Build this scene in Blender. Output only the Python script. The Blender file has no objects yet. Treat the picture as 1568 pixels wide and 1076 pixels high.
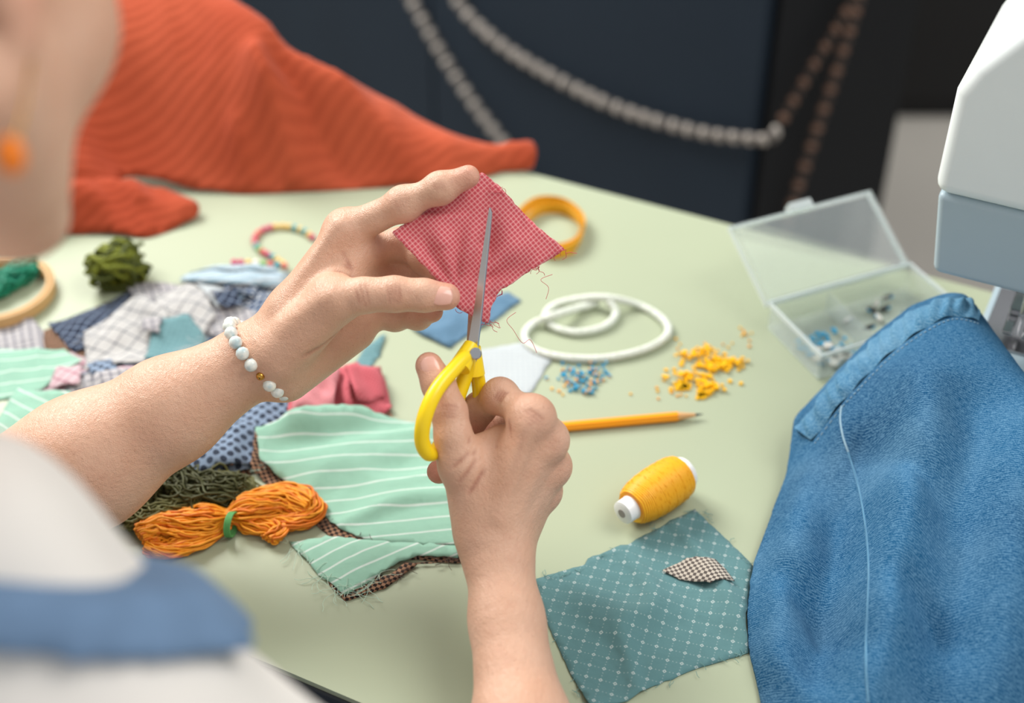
import bpy, bmesh, math, random
import numpy as np
from mathutils import Vector, Matrix, noise
from mathutils.geometry import delaunay_2d_cdt
from mathutils.bvhtree import BVHTree
random.seed(7); np.random.seed(7)
scene=bpy.context.scene
try:
    scene.view_settings.view_transform='Standard'
except Exception: pass
TZ=0.75; CH=0.68; F=2178.0; TH=math.radians(38); c0,s0=math.cos(TH),math.sin(TH)
CAM=Vector((0,0,TZ+CH))
def ray(px,py):
    u=(px-784)/F; v=(538-py)/F
    return Vector((u,c0+v*s0,-s0+v*c0))
def C(px,py,d): return CAM+ray(px,py)*d
def T(px,py,h=0.0):
    r=ray(px,py); return CAM+r*((CH-h)/(-r.z))
def PL(px,py,P,n):
    r=ray(px,py); return CAM+r*((P-CAM).dot(n)/r.dot(n))
def lin(c):
    return tuple([(x/255/12.92 if x/255<=.04045 else ((x/255+.055)/1.055)**2.4) for x in c])+(1,)
# ---------------------------------------------------------------- materials
class NT:
    def __init__(s,name,rough=.6,spec=.3):
        s.m=bpy.data.materials.new(name); s.m.use_nodes=True; s.t=s.m.node_tree
        s.b=s.t.nodes['Principled BSDF']; s.b.inputs['Roughness'].default_value=rough
        s.b.inputs['Specular IOR Level'].default_value=spec
    def n(s,ty): return s.t.nodes.new(ty)
    def l(s,a,b): s.t.links.new(a,b)
    def ma(s,op,a,b=None,c=None):
        nd=s.n('ShaderNodeMath'); nd.operation=op
        for i,x in enumerate((a,b,c)):
            if x is None: continue
            if isinstance(x,(int,float)): nd.inputs[i].default_value=x
            else: s.l(x,nd.inputs[i])
        return nd.outputs[0]
    def mix(s,f,a,b):
        nd=s.n('ShaderNodeMix'); nd.data_type='RGBA'
        for i,x in ((0,f),(6,a),(7,b)):
            if isinstance(x,(int,float,tuple)): nd.inputs[i].default_value=x
            else: s.l(x,nd.inputs[i])
        return nd.outputs[2]
    def co(s,rot=0,uv=True):
        tc=s.n('ShaderNodeTexCoord'); mp=s.n('ShaderNodeMapping'); mp.inputs['Rotation'].default_value=(0,0,math.radians(rot))
        s.l(tc.outputs['UV' if uv else 'Object'],mp.inputs[0]); 
        sp=s.n('ShaderNodeSeparateXYZ'); s.l(mp.outputs[0],sp.inputs[0])
        s.vec=mp.outputs[0]; s.obj=tc.outputs['Object']
        return sp.outputs[0],sp.outputs[1]
    def noise(s,scale,detail=3,vec=None):
        nd=s.n('ShaderNodeTexNoise'); nd.inputs['Scale'].default_value=scale; nd.inputs['Detail'].default_value=detail
        if vec is not None: s.l(vec,nd.inputs['Vector'])
        return nd.outputs[0]
    def ramp(s,x,a,b):
        nd=s.n('ShaderNodeMapRange'); nd.inputs[1].default_value=a; nd.inputs[2].default_value=b
        s.l(x,nd.inputs[0]); return nd.outputs[0]
    def bump(s,h,st=.3,dist=.001):
        nd=s.n('ShaderNodeBump'); nd.inputs['Strength'].default_value=st; nd.inputs['Distance'].default_value=dist
        s.l(h,nd.inputs['Height']); s.l(nd.outputs[0],s.b.inputs['Normal'])
    def col(s,c):
        if isinstance(c,tuple): s.b.inputs['Base Color'].default_value=c
        else: s.l(c,s.b.inputs['Base Color'])
def simple(name,c,rough=.5,var=.12,nscale=30,bump=0,bscale=400,spec=.4,metal=0):
    N=NT(name,rough,spec); a=lin(c); N.co(uv=False)
    nz=N.noise(nscale,3,N.obj)
    N.col(N.mix(nz,tuple([x*(1-var) for x in a[:3]])+(1,),tuple([min(1,x*(1+var)) for x in a[:3]])+(1,)))
    N.b.inputs['Metallic'].default_value=metal
    if bump: N.bump(N.noise(bscale,2,N.obj),bump)
    return N.m
def fabric(name,base,fg,kind,period=.006,w=.25,rot=0,rough=.85,weave=.0007,lat=.3,crumple=4.5):
    N=NT(name,rough,.15); x,y=N.co(rot)
    wob=N.ma('MULTIPLY',N.ma('SUBTRACT',N.noise(25,2,N.vec),.5),.0025)
    x=N.ma('ADD',x,wob); y=N.ma('SUBTRACT',y,wob)
    fx=N.ma('FRACT',N.ma('DIVIDE',x,period)); fy=N.ma('FRACT',N.ma('DIVIDE',y,period))
    def tri(f): return N.ma('ABSOLUTE',N.ma('SUBTRACT',f,.5))
    a,b=lin(base),lin(fg)
    if kind=='stripe': fac=N.ma('LESS_THAN',fx,w)
    elif kind=='grid': fac=N.ma('MULTIPLY',N.ma('ADD',N.ma('LESS_THAN',fx,w),N.ma('LESS_THAN',fy,w)),.6)
    elif kind=='gingham': fac=N.ma('MULTIPLY',N.ma('ADD',N.ma('LESS_THAN',fx,.5),N.ma('LESS_THAN',fy,.5)),.5)
    elif kind=='checker': 
        fac=N.ma('ABSOLUTE',N.ma('SUBTRACT',N.ma('LESS_THAN',fx,.5),N.ma('LESS_THAN',fy,.5)))
    elif kind=='dots':
        dx,dy=N.ma('SUBTRACT',fx,.5),N.ma('SUBTRACT',fy,.5)
        fac=N.ma('LESS_THAN',N.ma('ADD',N.ma('MULTIPLY',dx,dx),N.ma('MULTIPLY',dy,dy)),w*w)
    elif kind=='lattice':
        dx,dy=N.ma('SUBTRACT',fx,.5),N.ma('SUBTRACT',fy,.5)
        r2=N.ma('ADD',N.ma('MULTIPLY',dx,dx),N.ma('MULTIPLY',dy,dy))
        big=N.ma('MULTIPLY',N.ma('LESS_THAN',r2,.015),N.ma('GREATER_THAN',r2,.002))
        q=period/4
        gx=tri(N.ma('FRACT',N.ma('DIVIDE',x,q))); gy=tri(N.ma('FRACT',N.ma('DIVIDE',y,q)))
        lx=N.ma('MULTIPLY',N.ma('LESS_THAN',N.ma('ABSOLUTE',dx),.045),N.ma('LESS_THAN',gy,.2))
        ly=N.ma('MULTIPLY',N.ma('LESS_THAN',N.ma('ABSOLUTE',dy),.045),N.ma('LESS_THAN',gx,.2))
        fac=N.ma('MAXIMUM',N.ma('MULTIPLY',big,.75),N.ma('MULTIPLY',N.ma('MAXIMUM',lx,ly),lat))
    else: fac=N.ma('MULTIPLY',fx,0)
    cc=N.mix(fac,a,b)
    nz=N.noise(60,4,N.vec); cc2=N.mix(N.ma('MULTIPLY',nz,.3),cc,tuple([v*.62 for v in a[:3]])+(1,))
    N.col(cc2)
    wx=N.ma('SINE',N.ma('MULTIPLY',x,6.283/weave)); wy=N.ma('SINE',N.ma('MULTIPLY',y,6.283/weave))
    cr_=N.ma('ABSOLUTE',N.ma('SUBTRACT',N.noise(75,2,N.vec),.5))
    N.bump(N.ma('ADD',N.ma('MULTIPLY',wx,wy),N.ma('MULTIPLY',N.ma('ADD',N.noise(110,4,N.vec),N.ma('MULTIPLY',cr_,-3)),crumple)),.45,.0006)
    N.b.inputs['Sheen Weight'].default_value=.1
    return N.m
# ---------------------------------------------------------------- mesh helpers
def link(ob): scene.collection.objects.link(ob); return ob
def mesh(name,verts,faces,mat=None,smooth=True,uv=None):
    me=bpy.data.meshes.new(name); me.from_pydata([tuple(v) for v in verts],[],[tuple(f) for f in faces]); me.update()
    if smooth: me.polygons.foreach_set('use_smooth',[True]*len(me.polygons))
    if mat: me.materials.append(mat)
    if uv is not None:
        l=me.uv_layers.new(name='UVMap'); vi=np.empty(len(me.loops),dtype=np.int32); me.loops.foreach_get('vertex_index',vi)
        l.data.foreach_set('uv',np.asarray(uv,dtype=np.float32)[vi].ravel())
    return link(bpy.data.objects.new(name,me))
def group(name,parts,loc=(0,0,0)):
    e=link(bpy.data.objects.new(name,None)); e.location=loc; e.empty_display_size=.05
    bpy.context.view_layer.update()
    for p in parts:
        p.parent=e; p.matrix_parent_inverse=e.matrix_world.inverted()
    return e
def solid(ob,t,off=0):
    m=ob.modifiers.new('thick','SOLIDIFY'); m.thickness=t; m.offset=off; return ob
def bev(ob,w,seg=3,ang=30):
    m=ob.modifiers.new('bev','BEVEL'); m.width=w; m.segments=seg; m.limit_method='ANGLE'; m.angle_limit=math.radians(ang); return ob
def box(name,lo,hi,mat,M=None,bw=0):
    v=[(x,y,z) for x in (lo[0],hi[0]) for y in (lo[1],hi[1]) for z in (lo[2],hi[2])]
    f=[(0,1,3,2),(4,6,7,5),(0,4,5,1),(2,3,7,6),(0,2,6,4),(1,5,7,3)]
    if M: v=[M@Vector(p) for p in v]
    o=mesh(name,v,f,mat,False)
    if bw: bev(o,bw)
    return o
def fixn(o):
    bm=bmesh.new(); bm.from_mesh(o.data); bmesh.ops.recalc_face_normals(bm,faces=bm.faces); bm.to_mesh(o.data); bm.free()
def prism(name,poly,y0,y1,mat,M,bw=0,seg=3):
    n=len(poly); v=[M@Vector((p[0],y0,p[1])) for p in poly]+[M@Vector((p[0],y1,p[1])) for p in poly]
    f=[tuple(range(n)),tuple(range(2*n-1,n-1,-1))]+[(i,n+i,n+(i+1)%n,(i+1)%n) for i in range(n)]
    o=mesh(name,v,f,mat,False); fixn(o)
    if bw: 
        bev(o,bw,seg); o.data.polygons.foreach_set('use_smooth',[True]*len(o.data.polygons))
        w=o.modifiers.new('wn','WEIGHTED_NORMAL'); w.keep_sharp=False
    return o
def lathe(name,prof,M,mat,seg=40):
    v=[];f=[]
    for (a,r) in prof:
        for i in range(seg):
            t=2*math.pi*i/seg; v.append(M@Vector((a,r*math.cos(t),r*math.sin(t))))
    for j in range(len(prof)-1):
        for i in range(seg):
            k=(i+1)%seg; f.append((j*seg+i,j*seg+k,(j+1)*seg+k,(j+1)*seg+i))
    f.append(tuple(range(seg-1,-1,-1))); f.append(tuple((len(prof)-1)*seg+i for i in range(seg)))
    o=mesh(name,v,f,mat,True); fixn(o)
    m=o.modifiers.new('es','EDGE_SPLIT'); m.split_angle=math.radians(40)
    return o
def frame(o,ax,up=Vector((0,0,1))):
    x=Vector(ax).normalized(); y=up.cross(x).normalized(); z=x.cross(y)
    M=Matrix((x,y,z)).transposed().to_4x4(); M.translation=Vector(o); return M
def cr(pts,sub=8,cyc=False):
    P=[Vector(p) for p in pts]; n=len(P); out=[]
    rng=n if cyc else n-1
    for i in range(rng):
        if cyc: a,b,c,d=P[(i-1)%n],P[i],P[(i+1)%n],P[(i+2)%n]
        else: a,b,c,d=P[max(i-1,0)],P[i],P[i+1],P[min(i+2,n-1)]
        for k in range(sub):
            t=k/sub
            out.append(.5*((2*b)+(c-a)*t+(2*a-5*b+4*c-d)*t*t+(3*b-a-3*c+d)*t**3))
    if not cyc: out.append(P[-1])
    return out
def curves(name,lists,r,mat,cyc=False,radii=None,res=3):
    cu=bpy.data.curves.new(name,'CURVE'); cu.dimensions='3D'; cu.bevel_depth=r; cu.bevel_resolution=res; cu.use_fill_caps=True
    for L in lists:
        sp=cu.splines.new('POLY'); sp.points.add(len(L)-1)
        for i,p in enumerate(L):
            sp.points[i].co=(p[0],p[1],p[2],1); sp.points[i].radius=radii[i] if radii else 1
        sp.use_cyclic_u=cyc; sp.use_smooth=True
    cu.materials.append(mat); return link(bpy.data.objects.new(name,cu))
def tubemesh(name,L,r,mat,cyc=False):
    o=curves(name+'_c',[L],r,mat,cyc,res=4)
    dg=bpy.context.evaluated_depsgraph_get(); me=bpy.data.meshes.new_from_object(o.evaluated_get(dg)); me.name=name
    me.polygons.foreach_set('use_smooth',[True]*len(me.polygons))
    bpy.data.objects.remove(o); return link(bpy.data.objects.new(name,me))
def multi(name,items,mats,kind='ico'):
    bm=bmesh.new()
    for pos,sc,rt,mi in items:
        R=rt if isinstance(rt,Matrix) else Matrix.Rotation(rt,4,'Z')
        M=Matrix.Translation(pos)@R@Matrix.Diagonal((*sc,1))
        n0=len(bm.faces)
        if kind=='ico': bmesh.ops.create_icosphere(bm,subdivisions=2,radius=1,matrix=M)
        elif kind=='cyl': bmesh.ops.create_cone(bm,cap_ends=True,segments=8,radius1=1,radius2=.85,depth=1,matrix=M)
        else: bmesh.ops.create_cube(bm,size=1,matrix=M)
        bm.faces.ensure_lookup_table()
        for f in bm.faces[n0:]: f.material_index=mi; f.smooth=(kind=='ico')
    me=bpy.data.meshes.new(name); bm.to_mesh(me); bm.free()
    for m in mats: me.materials.append(m)
    return link(bpy.data.objects.new(name,me))
# ---- cloth
def inpoly(P,poly):
    x,y=P[:,0],P[:,1]; ins=np.zeros(len(P),bool); n=len(poly); j=n-1
    for i in range(n):
        xi,yi=poly[i]; xj,yj=poly[j]
        cnd=((yi>y)!=(yj>y))&(x<(xj-xi)*(y-yi)/((yj-yi) if yj!=yi else 1e-12)+xi); ins^=cnd; j=i
    return ins
def tri_poly(poly,res,vals=None,jit=0,sm=2):
    poly=[tuple(p) for p in poly]; B=[];H=[]; n=len(poly)
    for i in range(n):
        a=np.array(poly[i]);b=np.array(poly[(i+1)%n]); k=max(1,int(np.linalg.norm(b-a)/res))
        for t in range(k):
            B.append(a+(b-a)*t/k)
            if vals is not None: H.append(vals[i]*(1-t/k)+vals[(i+1)%n]*t/k)
    B=np.array(B); H=np.array(H) if vals is not None else np.zeros(len(B))
    for _ in range(sm):
        B=(.25*np.roll(B,1,0)+.5*B+.25*np.roll(B,-1,0)); H=(.25*np.roll(H,1)+.5*H+.25*np.roll(H,-1))
    if jit: B=B+np.random.randn(*B.shape)*jit
    lo,hi=B.min(0),B.max(0)
    gx,gy=np.meshgrid(np.arange(lo[0],hi[0],res),np.arange(lo[1],hi[1],res*.9))
    gx[::2]+=res/2
    G=np.c_[gx.ravel(),gy.ravel()]; G=G[inpoly(G,B)]
    d=np.sqrt(((G[:,None,:]-B[None])**2).sum(2)); md=d.min(1); k=md>res*.55; G=G[k]; d=d[k]; md=md[k]
    w=1/(d**2.5+1e-12); Hi=(w*H).sum(1)/w.sum(1)
    A=np.r_[B,G]; nb=len(B)
    r=delaunay_2d_cdt([Vector(p) for p in A],[(i,(i+1)%nb) for i in range(nb)],[],0,1e-7)
    V=np.array([tuple(v) for v in r[0]]); ov=r[3]
    idx=[o[0] if o else 0 for o in ov]
    hh=np.r_[H,Hi][idx]; dd=np.r_[np.zeros(nb),md][idx]
    fc=[tuple(f) for f in r[2]]; cen=np.array([V[list(f)].mean(0) for f in fc]); ok=inpoly(cen,B)
    fc=[f for f,o in zip(fc,ok) if o]
    return V,fc,hh,dd
HX,HY,HC=-.9,.3,.004; Hm=np.zeros((450,330))
def hbase():
    A=Hm.copy()
    for ax in (0,1): A=np.maximum(A,np.maximum(np.roll(A,1,ax),np.roll(A,-1,ax)))
    for _ in range(2):
        for ax in (0,1): A=(A+np.roll(A,1,ax)+np.roll(A,-1,ax))/3
    return np.maximum(A,Hm)
def hs(A,x,y):
    fx=(x-HX)/HC; fy=(y-HY)/HC; i=np.clip(fx.astype(int),0,448); j=np.clip(fy.astype(int),0,328); a=np.clip(fx-i,0,1); b=np.clip(fy-j,0,1)
    return A[i,j]*(1-a)*(1-b)+A[i+1,j]*a*(1-b)+A[i,j+1]*(1-a)*b+A[i+1,j+1]*a*b
def cloth(name,out,mat,bulge=.0008,bw=.012,amp=.004,ns=22,res=.004,thick=.0005,jit=.0003,stack=True,extra=None,lift=.0,aniso=(1,1,0),seed=0,minh=.0008,sm=0,ridge=.9):
    W=[T(p[0],p[1],p[2] if len(p)>2 else 0) for p in out]
    V,fc,hh,dd=tri_poly([(w.x,w.y) for w in W],res,[p[2] if len(p)>2 else 0 for p in out],jit,sm)
    x,y=V[:,0],V[:,1]; base=hs(hbase(),x,y) if stack else 0*x
    ca,sa=math.cos(aniso[2]),math.sin(aniso[2])
    def nf_(a,b):
        u,v=(a*ca+b*sa)*ns*aniso[0],(-a*sa+b*ca)*ns*aniso[1]
        n1=noise.noise(Vector((u,v,seed))); n2=noise.noise(Vector((u*1.7+v*.6,v*1.1,seed+5.5)))
        return .6*n1+ridge*(.35-abs(n2)*1.8)
    nz=np.array([nf_(a,b) for a,b in zip(x,y)])
    ef=.6+.4*(1-np.exp(-dd/bw))
    z=hh+bulge*(1-np.exp(-dd/bw))+amp*np.maximum(0,nz+.25)*ef+lift
    if extra is not None: z=z+np.array([extra(a,b,d) for a,b,d in zip(x,y,dd)])
    z=np.maximum(z,minh)+base
    if stack:
        i=np.clip(((x-HX)/HC).astype(int),0,449); j=np.clip(((y-HY)/HC).astype(int),0,329)
        np.maximum.at(Hm,(i,j),z+thick*.6)
    o=mesh(name,np.c_[x,y,z+TZ],fc,mat,True,np.c_[x,y]); fixn(o)
    solid(o,thick); 
    return o
# ---- SDF + surface nets
class SDF:
    def __init__(s,lo,hi,vox):
        s.lo=np.array(lo,float); s.v=vox; n=np.ceil((np.array(hi)-s.lo)/vox).astype(int)+1
        s.D=np.full(n,1.0,np.float32)
        s.ax=[(s.lo[i]+np.arange(n[i])*vox).astype(np.float32) for i in range(3)]
    def loc(s,lo,hi):
        sl=[]
        for i in range(3):
            a=max(0,int((lo[i]-s.lo[i])/s.v)); b=min(s.D.shape[i],int((hi[i]-s.lo[i])/s.v)+2)
            if b<=a: return None
            sl.append(slice(a,b))
        return tuple(sl),s.ax[0][sl[0]][:,None,None],s.ax[1][sl[1]][None,:,None],s.ax[2][sl[2]][None,None,:]
    def put(s,sl,d,k):
        a=s.D[sl]
        h=np.maximum(k-np.abs(a-d),0)/k if k>0 else 0
        s.D[sl]=np.minimum(a,d)-h*h*k*.25
    def cap(s,a,b,ra,rb,k=.004,flat=None):
        a=np.array(a,float);b=np.array(b,float); R=max(ra,rb)*(1.0 if not flat else max(1,flat[1]))+k+4*s.v
        q=s.loc(np.minimum(a,b)-R,np.maximum(a,b)+R)
        if q is None: return
        sl,X,Y,Z=q; ba=b-a; L=max(float(ba@ba),1e-12)
        X,Y,Z=X-a[0],Y-a[1],Z-a[2]
        t=np.clip((X*ba[0]+Y*ba[1]+Z*ba[2])/L,0,1)
        ox,oy,oz=X-t*ba[0],Y-t*ba[1],Z-t*ba[2]; q2=ox*ox+oy*oy+oz*oz
        if flat:
            n=np.array(flat[0],float); n/=np.linalg.norm(n); dn=ox*n[0]+oy*n[1]+oz*n[2]
            q2=q2+dn*dn*(1/flat[1]**2-1)
        d=np.sqrt(q2)-(ra+(rb-ra)*t)
        s.put(sl,d.astype(np.float32),k)
    def ell(s,c,rad,k=.004,R=None,sub=False):
        c=np.array(c,float); rad=np.array(rad,float); m=rad.max()+k+4*s.v
        q=s.loc(c-m,c+m)
        if q is None: return
        sl,X,Y,Z=q; X,Y,Z=X-c[0],Y-c[1],Z-c[2]
        if R is not None:
            R=np.array(R); X,Y,Z=(X*R[0][i]+Y*R[1][i]+Z*R[2][i] for i in range(3))
        k0=np.sqrt((X/rad[0])**2+(Y/rad[1])**2+(Z/rad[2])**2); k1=np.sqrt((X/rad[0]**2)**2+(Y/rad[1]**2)**2+(Z/rad[2]**2)**2)+1e-9
        d=(k0*(k0-1)/k1).astype(np.float32)
        if sub:
            a=-s.D[sl]; h=np.maximum(k-np.abs(a-d),0)/k; s.D[sl]=-(np.minimum(a,d)-h*h*k*.25)
        else: s.put(sl,d,k)
    def mesh(s,name,mat,M=None,creases=None,red=None,iters=2):
        D=s.D
        S=D<0; cnt=np.zeros([n-1 for n in D.shape],np.int8)
        cs=[(a,b,c) for a in (0,1) for b in (0,1) for c in (0,1)]
        for a,b,c in cs: cnt+=S[a:a+cnt.shape[0],b:b+cnt.shape[1],c:c+cnt.shape[2]]
        act=(cnt>0)&(cnt<8); ids=np.argwhere(act); idx=np.full(cnt.shape,-1,np.int32); idx[act]=np.arange(len(ids))
        val={q:D[ids[:,0]+q[0],ids[:,1]+q[1],ids[:,2]+q[2]].astype(float) for q in cs}
        P=np.zeros((len(ids),3)); n=np.zeros(len(ids))
        for p in cs:
            for ax in range(3):
                if p[ax]: continue
                q=list(p); q[ax]=1; q=tuple(q); v0,v1=val[p],val[q]; m=(v0<0)!=(v1<0)
                t=np.where(m,v0/np.where(m,v0-v1,1),0)
                pt=np.tile(np.array(p,float),(len(ids),1)); pt[:,ax]+=t; P[m]+=pt[m]; n[m]+=1
        V=(ids+P/np.maximum(n,1)[:,None])*s.v+s.lo
        Fs=[]
        for ax in range(3):
            o1,o2=(ax+1)%3,(ax+2)%3
            sa=[slice(1,-1)]*3; sb=[slice(1,-1)]*3; sa[ax]=slice(0,-1); sb[ax]=slice(1,None)
            e=np.argwhere(S[tuple(sa)]!=S[tuple(sb)]); e[:,o1]+=1; e[:,o2]+=1
            ins=S[e[:,0],e[:,1],e[:,2]]
            def g(d1,d2):
                q=e.copy(); q[:,o1]+=d1; q[:,o2]+=d2; return idx[q[:,0],q[:,1],q[:,2]]
            A=np.c_[g(-1,-1),g(0,-1),g(0,0),g(-1,0)]; A[~ins]=A[~ins][:,::-1]; Fs.append(A)
        Fq=np.concatenate(Fs)
        cz=np.zeros(len(V))
        if creases:
            G=np.zeros((len(V),3))
            for k in range(3):
                hi=sum(val[q] for q in cs if q[k]); lo_=sum(val[q] for q in cs if not q[k]); G[:,k]=hi-lo_
            G/=np.linalg.norm(G,axis=1)[:,None]+1e-9
            for (a,b,dep,wd,nr_) in creases:
                a=np.array(a);b=np.array(b); ba=b-a; t=np.clip(((V-a)@ba)/(ba@ba),0,1); off=V-a-t[:,None]*ba
                on=(off*G).sum(1)
                dist=np.sqrt(np.maximum((off**2).sum(1)-on**2,0)); near=np.exp(-(on/nr_)**2)
                f=np.exp(-(dist/wd)**2)*near*np.minimum(1,np.sin(np.pi*t)*1.6+.05)
                V=V-G*(dep*f)[:,None]
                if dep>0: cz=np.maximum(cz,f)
        if M is not None:
            Mn=np.array(M); V=V@Mn[:3,:3].T+Mn[:3,3]
        me=bpy.data.meshes.new(name); me.vertices.add(len(V)); me.vertices.foreach_set('co',V.astype(np.float32).ravel())
        me.loops.add(len(Fq)*4); me.loops.foreach_set('vertex_index',Fq.astype(np.int32).ravel())
        me.polygons.add(len(Fq)); me.polygons.foreach_set('loop_start',np.arange(0,len(Fq)*4,4,dtype=np.int32))
        try: me.polygons.foreach_set('loop_total',np.full(len(Fq),4,np.int32))
        except Exception: pass
        me.update(calc_edges=True)
        me.polygons.foreach_set('use_smooth',[True]*len(me.polygons)); me.materials.append(mat)
        if red is not None:
            r=np.zeros(len(V))
            for p,ww,a in red: r=np.maximum(r,a*np.exp(-((V-np.array(p))**2).sum(1)/ww**2))
            at=me.attributes.new('red','FLOAT','POINT'); at.data.foreach_set('value',r.astype(np.float32))
            at=me.attributes.new('crease_shade','FLOAT','POINT'); at.data.foreach_set('value',cz.astype(np.float32))
        ob=link(bpy.data.objects.new(name,me)); m=ob.modifiers.new('sm','SMOOTH'); m.factor=.5; m.iterations=iters
        return ob
# ================================================================ ROOM
m_floor=simple('floor_mat',(196,190,180),.6,.06,3)
m_wall=simple('wall_mat',(205,203,198),.8,.04,2)
box('floor',(-3,-1.5,-.05),(3.2,4,0),m_floor)
box('wall_back',(-3,3.9,0),(3.2,4.0,2.7),m_wall)
box('wall_left',(-3.1,-1.5,0),(-3,4,2.7),m_wall)
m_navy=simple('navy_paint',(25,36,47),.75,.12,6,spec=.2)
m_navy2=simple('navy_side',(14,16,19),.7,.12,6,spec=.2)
fd=Vector((-.67,.742,0)).normalized(); sd=Vector((.742,.67,0)).normalized(); K=Vector((.32,1.6,0))
Mk=Matrix((fd,sd,Vector((0,0,1)))).transposed().to_4x4(); Mk.translation=K
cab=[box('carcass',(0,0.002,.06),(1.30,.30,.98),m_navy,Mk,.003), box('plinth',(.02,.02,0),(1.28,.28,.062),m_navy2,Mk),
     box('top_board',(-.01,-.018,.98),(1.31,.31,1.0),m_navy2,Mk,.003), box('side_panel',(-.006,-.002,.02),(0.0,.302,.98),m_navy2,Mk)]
for i in range(2): cab.append(box('door_leaf_%d'%i,(.004+.648*i,-.016,.07),(.648+.648*i,.0,.972),m_navy,Mk,.002))
group('dark_blue_cabinet',cab)
m_black=simple('black_lacquer',(13,12,13),.6,.1,5)
bl=[box('body',(.72,2.62,0),(2.4,3.1,2.0),m_black,None,.004)]
for i in range(3): bl.append(box('door_leaf_%d'%i,(.73+.56*i,2.60,.05),(.73+.56*i+.55,2.62,1.97),m_black,None,.003))
group('black_wardrobe',bl)
def chain(pts,w,step=.0120):
    L=cr(pts,50); items=[]; last=L[0]; k=0
    for p in L[1:]:
        d=(p-last)
        if d.length>=step:
            x=d.normalized(); M=frame((0,0,0),x,Vector((0.3,-1,.2)))
            items.append((p,(w*.34,w*.5,w*.3),M,k%2)); last=p; k+=1
    return items
off=-.030
Pf=K+sd*off; Ps=K-fd*.026
fr=[(690,-60),(700,0),(757,60),(830,108),(940,163),(1060,200),(1140,212),(1178,212)]
A=[PL(a,b,Pf,sd) for a,b in fr]
Bp=[PL(a,b,Ps,fd) for a,b in [(1192,195),(1240,110),(1288,30),(1320,-30),(1330,-60)]]
m_ch=simple('chain_beige',(172,164,155),.5,.2,80); m_chd=simple('chain_beige_dark',(96,90,85),.5,.2,80); m_ch2=simple('chain_brown',(108,80,64),.5,.2,80); m_ch3=simple('chain_brown_dark',(58,44,36),.5,.2,80)
it=chain(A+Bp[:1],.0185)
it2=chain([PL(a,b,Pf,sd) for a,b in [(590,-70),(630,0),(680,88),(730,165),(778,228),(850,330)]],.0185)
it3=chain(Bp,.016); it4=chain([PL(a,b,Ps,fd) for a,b in [(1335,-60),(1312,10),(1285,95),(1245,215),(1212,318),(1190,400)]],.018)
group('hanging_chain_garland',[multi('beige_links',it+it2,[m_ch,m_chd]),multi('brown_links',it3+it4,[m_ch2,m_ch3])])
# ================================================================ TABLE
ta=Vector((.893,-.449,0)).normalized(); tb=Vector((.449,.893,0)).normalized()
NTn=NT('table_sage',.42,.35); NTn.co(uv=False)
NTn.col(NTn.mix(NTn.noise(4,3,NTn.obj),lin((163,171,143)),lin((173,181,154)))); m_table=NTn.m
m_edge=simple('table_edge_dark',(38,42,46),.5)
m_leg=simple('leg_metal',(60,60,62),.4,metal=.6)
Mt=Matrix((ta,tb,Vector((0,0,1)))).transposed().to_4x4(); Mt.translation=Vector((.022,1.136,TZ))
tab=[box('top',(-1.0,-.588,-.004),(.95,0,0),m_table,Mt),box('core',(-1.0,-.590,-.026),(.952,.002,-.004),m_edge,Mt,.002)]
for i,(a,b) in enumerate([(-.95,-.54),(-.95,-.05),(.9,-.54),(.9,-.05)]):
    tab.append(box('leg_%d'%i,(a-.02,b-.02,-TZ),(a+.02,b+.02,-.026),m_leg,Mt,.003))
tab.append(box('apron',(-.93,-.06,-.09),(.88,-.045,-.026),m_leg,Mt))
group('craft_table',tab)
# ================================================================ CLOTHS
N=NT('orange_rib',.9,.08); x,y=N.co(-30)
w=N.ma('SINE',N.ma('MULTIPLY',N.ma('ADD',y,N.ma('MULTIPLY',N.noise(3,2,N.vec),.02)),6.283/.0085))
big=N.noise(7,3,N.vec)
cA=N.mix(N.ramp(big,.3,.7),lin((164,68,42)),lin((194,92,62)))
N.col(N.mix(N.ma('MULTIPLY',N.ramp(w,1,-1),.20),cA,lin((112,38,22)))); N.bump(N.ma('ADD',w,N.ma('MULTIPLY',N.noise(60,4,N.vec),5)),.18,.0012); N.b.inputs['Sheen Weight'].default_value=.08
m_or=N.m
R1=T(405,60,.13); R2=T(80,165,.17)
def seg_d(p,a,b):
    t=max(0,min(1,(p-a).dot(b-a)/(b-a).length_squared)); return (p-(a+(b-a)*t)).length,t
OF=[(T(390,80,.11),T(470,280,.02),.020,.011),(T(300,110,.13),T(330,285,.02),-.022,.013),(T(250,130,.13),T(230,260,.03),.022,.011),(T(480,110,.08),T(650,270,.01),.013,.011),(T(560,150,.05),T(760,240,.01),-.008,.008),(T(430,90,.1),T(560,280,.01),-.016,.011),(T(345,90,.12),T(400,285,.02),.014,.009),(T(180,150,.13),T(170,290,.03),-.018,.012)]
def ridge(x,y,d):
    p=Vector((x,y)); q,t=seg_d(p,Vector((R1.x,R1.y)),Vector((R2.x,R2.y)))
    e=1-math.exp(-(d/.035)**2)
    z=(.035+.05*t)*math.exp(-(q/.045)**1.0)*e
    for (a,b,hh,wd) in OF:
        q,t=seg_d(p,Vector((a.x,a.y)),Vector((b.x,b.y))); z+=hh*math.exp(-(q/wd)**1.4)*min(1,d/.02)
    return z
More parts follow.
